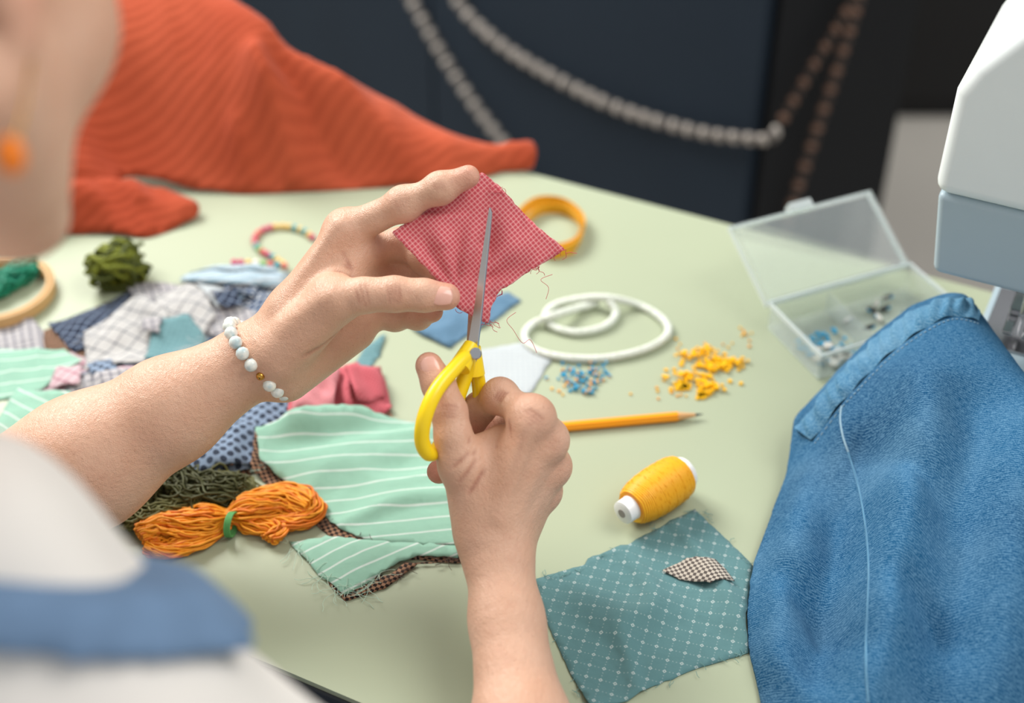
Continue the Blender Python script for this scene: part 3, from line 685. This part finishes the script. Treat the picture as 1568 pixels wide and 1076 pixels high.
m_dn=denim_mat('denim_blue',(12,58,94),(34,92,132),(118,162,190),.5)
m_dl=denim_mat('denim_hem',(36,88,124),(74,130,164),(150,188,208),.5)
def dfold(x,y,d):
    p=Vector((x,y)); z=0
    for (a,b,hh,wd) in DF:
        q,t=seg_d(p,Vector((a.x,a.y)),Vector((b.x,b.y)))
        z+=hh*math.exp(-(q/wd)**1.7)*(.35+.65*math.sin(math.pi*min(1,max(0,t*.9+.08))))
    return z*min(1,d/.015)
DF=[(T(1293,590,.05),T(1298,720,.06),.010,.008),(T(1310,690,.06),T(1262,1040,.05),-.028,.020),(T(1240,700,.04),T(1185,980,.03),.012,.018),
    (T(1410,600,.09),T(1340,1060,.08),.024,.024),(T(1500,620,.1),T(1440,1070,.1),-.024,.022),(T(1560,640,.1),T(1540,1080,.09),.016,.03),
    (T(1330,640,.08),T(1470,740,.1),-.011,.010),(T(1200,880,.02),T(1330,960,.06),-.014,.011),(T(1380,820,.09),T(1520,900,.1),-.011,.012),
    (T(1170,980,.02),T(1290,1060,.05),.010,.010)]
dn=cloth('denim_garment',[(1449,450,.100),(1478,450,.102),(1500,478,.100),(1530,520,.097),(1570,575,.094),(1640,660,.085),(1700,800,.06),(1720,950,.04),(1700,1120,.01),(1600,1220,0),(1400,1240,0),(1180,1160,0),(1160,1060,0),(1146,1000,.001),(1143,940,.002),(1152,870,.004),(1180,790,.008),(1204,725,.012),(1212,668,.020),(1213,645,.024),(1262,594,.034),(1300,552,.048),(1345,507,.067),(1395,471,.086)],
   m_dn,bulge=.044,bw=.042,amp=.006,ns=10,res=.0055,thick=.002,jit=0,extra=dfold,stack=False,seed=60,sm=1,ridge=.5,aniso=(1.8,.6,.35))
sub=dn.modifiers.new('s','SUBSURF'); sub.levels=1; sub.render_levels=1
dg=bpy.context.evaluated_depsgraph_get(); bv=BVHTree.FromObject(dn,dg)
def onsurf(px,py,o=.0006):
    d=ray(px,py).normalized(); h=bv.ray_cast(CAM,d)
    return (h[0]+h[1]*(o if h[1].dot(d)<0 else -o)) if h[0] else None
def seam(name,pxs,r,mat,o=.0002,dash=0):
    P=[onsurf(a.x,a.y,o) for a in cr([Vector((p[0],p[1],0)) for p in pxs],40)]; P=[p for p in P if p]
    if not dash: return curves(name,[P],r,mat,res=2)
    LL=[P[i:i+dash] for i in range(0,len(P)-dash,dash+2)]
    return curves(name,LL,r,mat,res=1)
m_dst=simple('denim_stitch',(140,170,186),.8)
oc=cr([Vector((p[0],p[1],0)) for p in [(1220,657),(1264,601),(1302,559),(1347,515),(1397,479),(1448,459),(1482,459)]],14)
ic=cr([Vector((p[0],p[1],0)) for p in [(1244,675),(1286,621),(1322,581),(1364,541),(1410,507),(1456,485),(1498,492)]],14)
gv=[];nw=9
for i,(a,b) in enumerate(zip(oc,ic)):
    row=[]
    for j in range(nw):
        q=a.lerp(b,j/(nw-1)); e=.0008+.0042*math.sin(math.pi*j/(nw-1))**.6+.0020*math.sin(i*1.15+j*.7)*math.sin(math.pi*j/(nw-1))+.0008*math.sin(i*.47+j)
        row.append(onsurf(q.x,q.y,e))
    if all(row): gv.append(row)
hv=[p for r in gv for p in r]; hf=[(i*nw+j,i*nw+j+1,(i+1)*nw+j+1,(i+1)*nw+j) for i in range(len(gv)-1) for j in range(nw-1)]
hem=mesh('waistband',hv,hf,m_dl,True,[(p.x,p.y) for p in hv])
sm_=[hem,seam('hem_stitch_a',[(1248,679),(1289,625),(1326,585),(1367,545),(1413,511),(1459,489),(1500,496)],.0004,m_dst,.0003,4),
    seam('side_seam',[(1289,622),(1287,642),(1291,668),(1299,692)],.0008,m_dst,.0000),
    seam('side_seam_b',[(1299,692),(1318,760),(1330,860),(1326,1000),(1330,1076)],.0010,m_dl,-.0002)]
for q in sm_: q.parent=dn
# ================================================================ SKIN
N=NT('skin',.42,.38); N.co(uv=False); at=N.n('ShaderNodeAttribute'); at.attribute_name='red'; ac=N.n('ShaderNodeAttribute'); ac.attribute_name='crease_shade'
c1=N.mix(N.noise(40,4,N.obj),lin((202,153,124)),lin((224,184,158)))
mot=N.ramp(N.noise(160,3,N.obj),.5,.8)
c2=N.mix(N.ma('MULTIPLY',mot,.25),c1,lin((188,126,100)))
c3=N.mix(at.outputs['Fac'],c2,lin((206,124,104)))
frk=N.ramp(N.noise(420,2,N.obj),.66,.74)
c4=N.mix(N.ma('MULTIPLY',frk,.22),c3,lin((160,98,70)))
N.col(N.mix(N.ma('MULTIPLY',ac.outputs['Fac'],.6),c4,lin((152,86,66))))  # crease lines darkened: their shade is put into the skin colour
vn=N.n('ShaderNodeTexVoronoi'); vn.inputs['Scale'].default_value=900; vn.feature='DISTANCE_TO_EDGE'; N.l(N.obj,vn.inputs['Vector'])
mpw=N.n('ShaderNodeMapping'); mpw.inputs['Scale'].default_value=(500,160,500); mpw.inputs['Rotation'].default_value=(.5,.3,.6); N.l(N.obj,mpw.inputs[0])
N.bump(N.ma('ADD',N.ma('ADD',N.ma('MULTIPLY',vn.outputs[0],.8),N.noise(200,4,N.obj)),N.noise(1,3,mpw.outputs[0])),.50,.0010)
N.b.inputs['Subsurface Weight'].default_value=.08; N.b.inputs['Subsurface Radius'].default_value=(.004,.0015,.001); N.b.inputs['Subsurface Scale'].default_value=1.0
m_skin=N.m
N=NT('nail',.2,.5); N.co(uv=False); N.col(N.mix(N.noise(200,2,N.obj),lin((222,164,146)),lin((234,186,168)))); m_nail=N.m
def nail(name,cpt,along,nrm,wd,ln,rc):
    al=Vector(along).normalized(); nr=Vector(nrm); nr=(nr-al*nr.dot(al)).normalized(); sdv=al.cross(nr); v=[];f=[]; n_=15
    for j in range(n_):
        for i in range(n_):
            a=-1+2*i/(n_-1); b=-1+2*j/(n_-1)
            q=max(abs(a),abs(b)); l=math.hypot(a,b); 
            if l>0: k=(q/l)*.7+.3; a2,b2=a*k,b*k
            else: a2=b2=0
            ang=a2*wd/rc; v.append(Vector(cpt)+al*(b2*ln)+sdv*(math.sin(ang)*rc)+nr*((math.cos(ang)-1)*rc-.0012*b2*b2))
    for j in range(n_-1):
        for i in range(n_-1): q=j*n_+i; f.append((q,q+1,q+n_+1,q+n_))
    o=mesh(name,v,f,m_nail); solid(o,.0006); return o
def chainf(S,J,k0=.005,k=.003,joint=1.08):
    P=[(np.array(C(*j[:3])),j[3]) for j in J]
    for i in range(len(P)-1):
        S.cap(P[i][0],P[i+1][0],P[i][1]*(.95 if i else .96),P[i+1][1]*(.90 if i<len(P)-2 else 1),k0 if i==0 else k)
        if 0<i: S.ell(P[i][0],[P[i][1]*joint]*3,.006)
    return P
def cre(px,py,d,r,ang,dep=.0008,wd=.0010,ln=.8,n_=3,gap=5):
    out=[]; a=math.radians(ang); ca,sa=math.cos(a),math.sin(a); k=F/d
    for i in range(n_):
        o=(i-(n_-1)/2)*gap; cx,cy=px-sa*o,py+ca*o; hl=r*ln*k*random.uniform(.75,1.05)
        out.append((C(cx-ca*hl*.8,cy-sa*hl*.8,d-r*.8),C(cx+ca*hl*.8,cy+sa*hl*.8,d-r*.8),dep*random.uniform(.6,1),wd,.004))
    return out
# ---- LEFT ARM
lsh=Vector((-.44,.477,1.02)); 
LF={'index':[(530,354,.880,.0116),(618,312,.864,.0099),(674,288,.857,.0088),(717,270,.855,.0070)],
 'middle':[(552,388,.890,.0114),(612,374,.897,.0094),(650,395,.889,.0086),(680,425,.877,.0076)],
 'ring':[(560,432,.898,.0110),(632,413,.908,.0092),(668,427,.897,.0082),(688,447,.881,.0074)],
 'pinky':[(552,482,.902,.0100),(605,484,.907,.0084),(640,484,.897,.0075),(662,477,.884,.0068)]}
W=C(388,552,.89)
S1=SDF((-.53,.42,.70),(.03,.84,1.1),.0012)
el=C(-115,835,.885)
S1.cap(lsh,el,.045,.038,.01); S1.cap(el,C(130,708,.893),.040,.0395,.02); S1.cap(C(130,708,.893),C(260,628,.893),.0395,.0322,.02); S1.cap(C(260,628,.893),W,.0322,.0222,.012)
S1.cap(W,C(430,525,.888),.0222,.0200,.01)
for k_,J in LF.items():
    S1.cap(C(415+ (8 if k_=='pinky' else 0),530+{'index':-8,'middle':5,'ring':22,'pinky':36}[k_],.888),C(*J[0][:3]),.0158,J[0][3]*1.0,.008)
S1.cap(C(428,540,.875),C(510,462,.858),.0185,.0148,.010)
S1.cap(C(505,448,.866),C(545,392,.880),.0100,.0100,.012)
S1.cap(C(440,575,.893),C(545,508,.902),.0160,.0120,.010)
S1.cap(C(450,480,.882),C(530,440,.886),.0165,.0145,.010)
Th=[(512,460,.857,.0132),(556,452,.850,.0106),(604,450,.848,.0106),(650,452,.8485,.0098),(684,454,.8498,.0082)]
P_t=[C(*j[:3]) for j in Th]
for i in range(4): S1.cap(P_t[i],P_t[i+1],Th[i][3],Th[i+1][3],.006 if i==0 else .003)
red=[]
for k_,J in LF.items():
    P=chainf(S1,J); S1.ell(P[0][0],[J[0][3]*1.14]*3,.008); red+= [(P[3][0],.012,.5),(P[1][0],.009,.25),(P[0][0],.012,.2)]
S1.cap(C(432,468,.871),C(520,347,.867),.0036,.0032,.010)
S1.cap(C(440,500,.861),C(508,455,.845),.0032,.0030,.009)
cz=cre(604,450,.848,.0106,84,n_=4,gap=5)+cre(556,452,.850,.0112,75,n_=3,gap=7,dep=.0005)+cre(618,312,.864,.0098,62,n_=4,gap=5)+cre(674,288,.857,.0088,64,n_=3,gap=4)+cre(530,352,.880,.0125,60,n_=4,gap=7,dep=.0007)
for q in [((470,505),(545,415)),((455,540),(520,500)),((500,420),(560,430)),((520,380),(570,440)),((480,470),(530,425)),((525,400),(560,420)),((490,520),(550,470))]:
    cz.append((C(*q[0],.862),C(*q[1],.862),.0010,.0013,.012))
la=S1.mesh('left_arm',m_skin,None,cz,red+[(P_t[4],.012,.5),(P_t[2],.01,.2)])
del S1
nl=nail('left_thumb_nail',C(676,452,.8403),(C(684,454,.8498)-C(640,452,.848)),(-.05,-.70,.71),.0064,.0068,.0082)
# ---- RIGHT ARM
rsh=Vector((-.135,.30,1.01)); rel=Vector((.035,.36,.742))
RF={'index':[(815,640,.834,.0114),(766,606,.856,.0098),(735,624,.874,.0088),(722,656,.878,.0078)],
 'middle':[(836,674,.844,.0112),(800,646,.886,.0098),(752,655,.897,.0088),(716,682,.888,.0078)],
 'ring':[(842,714,.857,.0106),(824,692,.898,.0094),(752,704,.905,.0084),(672,722,.886,.0076)],
 'pinky':[(830,752,.868,.0098),(815,744,.904,.0086),(770,748,.910,.0078),(725,744,.901,.0070)]}
S2=SDF((-.21,.22,.68),(.14,.74,1.09),.0012)
W2=C(762,845,.845)
S2.cap(rsh,rel,.045,.038,.01); S2.cap(rel,C(800,1120,.79),.038,.0275,.02); S2.cap(C(800,1120,.79),C(776,950,.825),.0265,.0205,.012); S2.cap(C(776,950,.825),W2,.0205,.0198,.010)
for k_,J in RF.items():
    S2.cap(C({'index':748,'middle':760,'ring':772,'pinky':782}[k_],{'index':812,'middle':815,'ring':822,'pinky':830}[k_],{'index':.842,'middle':.846,'ring':.852,'pinky':.858}[k_]),C(*J[0][:3]),.0150,J[0][3]*.96,.006)
S2.cap(W2,C(760,800,.846),.0198,.0190,.01)
S2.cap(C(738,805,.848),C(712,712,.842),.0165,.0142,.012)
S2.cap(C(712,705,.846),C(768,678,.852),.0110,.0110,.010)
S2.cap(C(745,760,.850),C(790,700,.854),.0175,.0155,.010)
Th2=[(706,712,.838,.0132),(694,668,.836,.0112),(688,630,.837,.0106),(671,588,.841,.0099),(657,560,.844,.0083)]
Q=[C(*j[:3]) for j in Th2]
for i in range(4): S2.cap(Q[i],Q[i+1],Th2[i][3],Th2[i+1][3],.006 if i==0 else .003)
red=[]
for k_,J in RF.items():
    P=chainf(S2,J); S2.ell(P[0][0],[J[0][3]*1.22]*3,.006); red+=[(P[3][0],.014,.8),(P[1][0],.010,.35),(P[0][0],.012,.35)]
for a_,b_ in (((765,790,.828),(808,655,.823)),((775,800,.834),(830,692,.834)),((782,815,.842),(836,726,.849))): S2.cap(C(*a_),C(*b_),.0032,.0030,.008)
cz=cre(688,630,.837,.0106,5,n_=4,gap=5)+cre(766,606,.850,.0100,-60,n_=4,gap=5)+cre(815,642,.832,.0125,35,n_=4,gap=6,dep=.0007)+cre(836,676,.842,.0125,25,n_=3,gap=6,dep=.0007)+cre(842,716,.855,.0115,15,n_=3,gap=6,dep=.0006)
for q in [((720,700),(765,655)),((715,680),(745,650)),((690,720),(720,690)),((775,640),(800,690)),((700,740),(730,700)),((715,760),(745,715))]:
    cz.append((C(*q[0],.828),C(*q[1],.828),.0009,.0012,.010))
ra=S2.mesh('right_arm',m_skin,None,cz,red+[(Q[4],.012,.5),(Q[2],.01,.25)])
del S2
nr_=nail('right_thumb_nail',C(658,562,.8343),(Q[4]-Q[3]),(-.12,-.75,.66),.0060,.0068,.0082)
# ---- bracelet
fa=(C(430,525,.888)-C(300,605,.893)).normalized(); bc=C(396,549,.889); e1=Vector((0,-.788,.616)); e1=(e1-fa*e1.dot(fa)).normalized(); e2=fa.cross(e1)
m_bw=NT('bead_marble',.25,.5); m_bw.co(uv=False); m_bw.col(m_bw.mix(m_bw.ramp(m_bw.noise(160,3,m_bw.obj),.4,.7),lin((236,236,226)),lin((172,196,200)))); m_gold=simple('gold',(200,150,70),.25,metal=1)
it=[]; nb=20
for i in range(nb):
    t=6.2832*i/nb+.12; o=e1*math.cos(t)*.0270+e2*math.sin(t)*.0280; o+=fa*(.10*(math.sin(t))*.0290)
    g=(i in (1,)); rr=.0028 if g else .0043
    it.append((bc+o,(rr,rr*1.0,rr),0,1 if g else 0))
br=multi('bracelet_beads',it,[m_bw.m,m_gold]); group('beaded_bracelet',[br])
# ---- BODY
m_shirt=simple('tshirt_white',(228,222,214),.9,.04,20,.2,200); m_dung=simple('dungaree_denim',(106,132,162),.9,.2,60,.3,700)
m_hair=simple('hair_dark',(38,26,22),.5,.3,300)
fw=Vector((.449,.893,0)); lf=Vector((-.893,.449,0))
ms=(rsh+lsh)/2; pel=Vector((-.37,.12,.60)); 
B=SDF((-.75,-.15,-.02),(.12,.85,1.2),.0055)
nb_=Vector((-.285,.355,1.06))
chest=ms+Vector((0,-.01,-.10))-fw*.03
B.cap(rsh+Vector((-.008,0,-.006)),rsh.lerp(rel,.42),.054,.056,.03); B.cap(lsh,lsh.lerp(el,.42),.056,.056,.03)
B.cap(rsh.lerp(ms,.15),ms+Vector((0,-.02,.01)),.050,.062,.05); B.cap(lsh.lerp(ms,.15),ms+Vector((0,-.02,.01)),.052,.062,.05)
B.ell(C(-50,850,.49),(.042,.042,.042),.05)
B.cap(chest+lf*.06,chest-lf*.06,.105,.105,.06); B.cap(chest,pel+Vector((0,0,.12)),.115,.115,.08); B.cap(pel-lf*.06,pel+lf*.06,.125,.125,.08)
X=B.ax[0][:,None,None];Y=B.ax[1][None,:,None];Z=B.ax[2][None,None,:]
B.D=(B.D+(np.sin(X*95+Z*60)*np.sin(Y*70-Z*45)*.0026)).astype(np.float32)
shirt=B.mesh('tshirt',m_shirt,iters=5)
D0=B.D-.009
def slab(cpt,nv,w): 
    nv=Vector(nv).normalized(); return np.abs((X-cpt[0])*nv[0]+(Y-cpt[1])*nv[1]+(Z-cpt[2])*nv[2])-w
low=Z-.88+0*X+0*Y
sp0=C(110,958,.45)
near=np.sqrt((X-sp0[0])**2+(Y-sp0[1])**2+(Z-sp0[2])**2)-.17
sr=np.maximum(slab(sp0,(.16,.60,.79),.0105),near); sl_=slab(lsh.lerp(ms,.52),lf,.020)
D1=np.maximum(D0,np.minimum(low,np.minimum(sr,sl_))).astype(np.float32)
B2=SDF((-.75,-.15,-.02),(.12,.85,1.2),.0055); B2.D=D1
for sgn in (-1,1):
    hp=pel+lf*.085*sgn; kn=hp+fw*.40+Vector((0,0,-.04)); an=kn+Vector((0,0,-.46))-fw*.02
    B2.cap(hp,kn,.085,.062,.03); B2.cap(kn,an,.060,.045,.02)
dung=B2.mesh('dungarees',m_dung,iters=6)
m_shoe=simple('shoe_white',(225,222,215),.6)
B3=SDF((-.75,.2,-.02),(.12,.95,.16),.006)
for sgn in (-1,1):
    an=pel+lf*.085*sgn+fw*.38; a_=Vector((an.x,an.y,.045)); B3.cap(a_-fw*.03,a_+fw*.13+Vector((0,0,-.01)),.042,.034,.01); B3.cap(a_,a_+Vector((0,0,.05)),.04,.042,.02)
sh=B3.mesh('shoes',m_shoe)
# head
fv=Vector((.34,.78,-.53)).normalized(); up=Vector((-.12,0,1)); rv=fv.cross(up).normalized(); uv_=rv.cross(fv)
lobe=C(34,92,.47); org=lobe-rv*.076+uv_*.030
Mh=Matrix((rv,fv,uv_)).transposed().to_4x4(); Mh.translation=org; Mi=Mh.inverted()
Hh=SDF((-.12,-.16,-.28),(.12,.16,.16),.003)
Hh.ell((0,-.012,.045),(.074,.094,.080),.02); Hh.ell((0,.034,-.016),(.061,.060,.080),.03)
for sg in (-1,1):
    Hh.cap((.056*sg,.0,-.040),(.020*sg,.076,-.084),.022,.017,.025); Hh.ell((.040*sg,.058,-.012),(.026,.024,.028),.02)
    Hh.ell((.031*sg,.092,.024),(.016,.012,.012),.008,sub=True)
    Hh.ell((.031*sg,.078,.023),(.013,.013,.012),.002)
    Hh.ell((.031*sg,.086,.037),(.018,.008,.005),.008)
    Hh.ell((.074*sg,-.004,.008),(.007,.017,.030),.006); Hh.ell((.078*sg,-.004,.010),(.006,.010,.018),.003,sub=True); Hh.ell((.074*sg,.002,-.022),(.006,.008,.010),.004)
Hh.ell((0,.083,-.084),(.022,.017,.016),.015)
Hh.cap((0,.090,.028),(0,.112,-.008),.007,.0105,.01); Hh.cap((-.010,.100,-.012),(.010,.100,-.012),.007,.007,.006)
Hh.ell((0,.092,-.038),(.022,.010,.006),.006); Hh.ell((0,.090,-.048),(.019,.010,.006),.006)
nbl=Mi@nb_; nbl2=Mi@(ms+Vector((0,-.03,-.02)))
Hh.cap((0,-.040,-.03),nbl,.048,.048,.03)
Hh.cap(nbl,nbl2,.048,.055,.02)
hd=Hh.mesh('head',m_skin,Mh,None,[(Mh@Vector((.045,.07,-.01)),.02,.3),(Mh@Vector((0,.095,-.043)),.014,.8),(Mh@Vector((.076,0,0)),.02,.4)],3)
G=SDF((-.12,-.16,-.12),(.12,.16,.18),.003)
G.ell((0,-.016,.05),(.083,.103,.088),.01); G.cap((0,-.085,.02),(0,-.075,-.055),.045,.03,.03)
X=G.ax[0][:,None,None];Y=G.ax[1][None,:,None];Z=G.ax[2][None,None,:]
cut2=Y-.02-(Z-.02)*.75
nz=(np.sin(X*260)+np.sin(Z*210+Y*90))*.0012
G.D=np.maximum(G.D+nz,cut2*.8).astype(np.float32)
hair=G.mesh('hair',m_hair,Mh)
m_eye=simple('eye_white',(230,228,222),.2); m_iris=simple('iris',(60,40,28),.2)
ey=[(Mh@Vector((.031*s_,.081,.023)),(.0115,.0115,.0115),0,0) for s_ in (-1,1)]+[(Mh@Vector((.031*s_,.089,.0215)),(.005,.005,.005),0,1) for s_ in (-1,1)]
eyes=multi('eyes',ey,[m_eye,m_iris])
brow=multi('eyebrows',[(Mh@Vector((.033*s_,.090,.043)),(.016,.003,.003),Mh.to_3x3().to_4x4(),0) for s_ in (-1,1)],[m_hair])
lips=multi('lips',[(Mh@Vector((0,.0955,-.039)),(.019,.0075,.0042),Mh.to_3x3().to_4x4(),0),(Mh@Vector((0,.0935,-.0475)),(.016,.0075,.0045),Mh.to_3x3().to_4x4(),0)],[simple('lips',(190,95,90),.4)])
m_ear=simple('earring_orange',(248,128,25),.4)
lb=[Mh@Vector((.078*s_,.002,-.030)) for s_ in (-1,1)]
eq=[Mh@Vector((-.080,-.002,-.060)),C(16,238,.452)]
er=multi('earrings',[(q_,(.0048,.0052,.0070),0,0) for q_ in eq],[m_ear])
hk=curves('earring_hooks',[cr([lb[i],lb[i].lerp(eq[i],.5)+Vector((.001,0,0)),eq[i]],6) for i in (0,1)],.0005,m_gold)
group('seated_woman',[la,ra,nl,nr_,shirt,dung,sh,hd,hair,eyes,brow,lips,er,hk])
# stool
m_sw=simple('stool_wood',(150,110,75),.5,.2,20)
st=[lathe('seat',[(0,.16),(.004,.17),(.03,.17),(.034,.16)],Matrix.Translation((pel.x,pel.y,.44))@Matrix.Rotation(-math.pi/2,4,'Y'),m_sw,48)]
for i in range(4):
    a_=math.pi/4+i*math.pi/2; p=Vector((pel.x+.11*math.cos(a_),pel.y+.11*math.sin(a_),.44)); q=Vector((pel.x+.17*math.cos(a_),pel.y+.17*math.sin(a_),0.0))
    st.append(lathe('leg_%d'%i,[(0,.014),((p-q).length,.014)],frame(q,p-q,Vector((1,0,0.01))),m_sw,16))
group('wooden_stool',st)
# ================================================================ HELD PINK PATCH
m_held=fabric('pink_gingham_mat',(216,88,98),(246,174,172),'grid',.0024,.36,-40,weave=.0005,crumple=2.5)
op=[(722,280),(738,262),(770,290),(800,325),(830,352),(866,382),(840,398),(800,422),(764,446),(752,470),(748,497),(728,486),(700,472),(668,428),(632,388),(599,356),(650,318),(690,292)]
V,fc,hh,dd=tri_poly([((a-784)/F*.865,(538-b)/F*.865) for a,b in op],.0022,None,.0002,1)
v3=[]
for (a,b) in V:
    px,py=a/.865*F+784,538-b/.865*F
    d=.864+ (px-700)*.00004 + .0026*math.sin((px*.8+py*.5)/24)+.004*noise.noise(Vector((px/40,py/60,0)))
    d+=.005*math.exp(-((px-760-(py-300)*-.25)/13)**2)*min(1,max(0,(py-300)/80))
    an=math.atan2(py-450,px-700); rr_=math.hypot(px-700,py-450)
    d+=.0032*math.sin(an*11)*math.exp(-((rr_-70)/55)**2)
    if px<745 and py>380: d=d*.6+.8615*.4
    if px<740 and py<330: d=max(d,.8655)
    t=min(1,max(0,(py-425)/45)); d=d*(1-t)+(.8575+.001*math.sin(px/9))*t
    v3.append(C(px,py,d))
held=mesh('pink_gingham_cloth',v3,fc,m_held,True,V); solid(held,.0008)
m_fp=simple('thread_pink',(205,80,95),.8); L=[]
for st_,n_ in (((762,445),6),((750,494),7),((735,488),4),((860,384),5),((705,474),3),((820,410),5),((770,288),5)):
    for _ in range(n_):
        p=C(st_[0]+random.uniform(-8,8),st_[1]+random.uniform(-5,3),.864); a_=random.uniform(-1,1); q=[p]
        for k in range(5): a_+=random.uniform(-.9,.9); q.append(q[-1]+Vector((math.sin(a_),random.uniform(-.3,.3),-math.cos(a_)))*random.uniform(.0006,.0022))
        L.append(cr(q,3))
L.append(cr([C(790,478,.868),C(776,490,.867),C(786,505,.867),C(800,525,.868),C(812,520,.868),C(822,540,.868)],5)); L.append(cr([C(846,420,.87),C(828,428,.869),C(840,440,.869),C(836,458,.869)],5))
fr_=curves('loose_threads',L,.00016,m_fp,res=1); fr_.parent=held
# ================================================================ SCISSORS
m_yw=simple('handle_yellow',(250,214,24),.28,.04); m_bl=simple('blade_steel',(205,205,208),.25,.03,metal=1)
piv=C(722,541,.852)
def blade(name,tip,wn,w0,sgn,offn):
    d=(tip-piv); L=d.length; d.normalize(); w_=Vector(wn); w_=(w_-d*w_.dot(d)).normalized(); nn=d.cross(w_)
    pts=[(-.012,-.35),(-.004,-.5),(.01,-.5),(.3,-.42),(.7,-.36),(1,-.3),(1.0,-.22),(.97,.0),(.8,.14),(.5,.3),(.2,.46),(.05,.5),(-.004,.5)]
    v=[];m=len(pts)
    for k in (0,1):
        for (a_,b_) in pts:
            aa=a_*L if a_>0.02 else a_; v.append(piv+d*aa+w_*(b_*w0*sgn)+nn*(offn+(.0013 if k else 0)))
    f=[tuple(range(m)),tuple(range(2*m-1,m-1,-1))]+[(i,m+i,m+(i+1)%m,(i+1)%m) for i in range(m)]
    o=mesh(name,v,f,m_bl,False); fixn(o)
    bev(o,.0003,1); return o
tipF=C(753,318,.8445); tipB=C(730,330,.915)
b1=blade('blade_front',tipF,(.72,-.62,.2),.0080,1,0); b2=blade('blade_back',tipB,(.3,-.8,.3),.009,1,-.0014)
rg1=cr([C(*p) for p in [(716,545,.845),(694,566,.834),(668,598,.824),(651,636,.820),(646,672,.824),(656,694,.831),(671,686,.840),(688,648,.850),(702,606,.853),(714,570,.853)]],8,True)
rg2=cr([C(*p) for p in [(722,552,.856),(731,575,.862),(734,610,.868),(728,650,.876),(718,676,.880),(706,668,.880),(700,640,.876),(704,600,.868),(714,570,.860)]],8,True)
h1=tubemesh('thumb_ring',rg1,.0046,m_yw,True); h2=tubemesh('finger_ring',rg2,.0044,m_yw,True)
def shank(name,a_,b_,r0,r1):
    L=[a_.lerp(b_,i/8) for i in range(9)]; return curves(name,[L],1,m_yw,radii=[r0+(r1-r0)*i/8 for i in range(9)],res=4)
s1=shank('shank_a',C(722,528,.849),C(704,563,.841),.0046,.0066); s2=shank('shank_b',C(724,530,.855),C(724,572,.860),.0048,.0074)
sc=lathe('pivot_screw',[(-.004,.003),(-.0035,.0036),(.0045,.0036),(.005,.003)],frame(C(726,541,.845),(.25,-.8,.6)),m_st,24)
group('scissors',[b1,b2,h1,h2,s1,s2,sc])
# ================================================================ LIGHTS & CAMERA
w=bpy.data.worlds.new('world'); scene.world=w; w.use_nodes=True; bg=w.node_tree.nodes['Background']; bg.inputs[0].default_value=(.94,.97,1,1); bg.inputs[1].default_value=.58
def area(name,loc,tgt,size,en,col=(1,1,1)):
    l=bpy.data.lights.new(name,'AREA'); l.shape='SQUARE'; l.size=size; l.energy=en; l.color=col
    o=link(bpy.data.objects.new(name,l)); o.location=loc; o.rotation_euler=(Vector(tgt)-Vector(loc)).to_track_quat('-Z','Y').to_euler(); return o
area('window_light',(-1.3,2.1,2.3),(0,.8,.75),1.1,84,(1,.985,.96))
area('overhead_fill_light',(1.2,.6,2.7),(.1,.8,.75),1.2,30,(1,.975,.94))  # added fill lamp from the upper right; no such fixture is known
cam=bpy.data.cameras.new('camera'); co=link(bpy.data.objects.new('camera',cam)); co.location=CAM; co.rotation_euler=(math.radians(90-38),0,0)
cam.lens=50; cam.sensor_width=36; cam.clip_start=.02; cam.dof.use_dof=True; cam.dof.focus_distance=.88; cam.dof.aperture_fstop=3.0
scene.camera=co
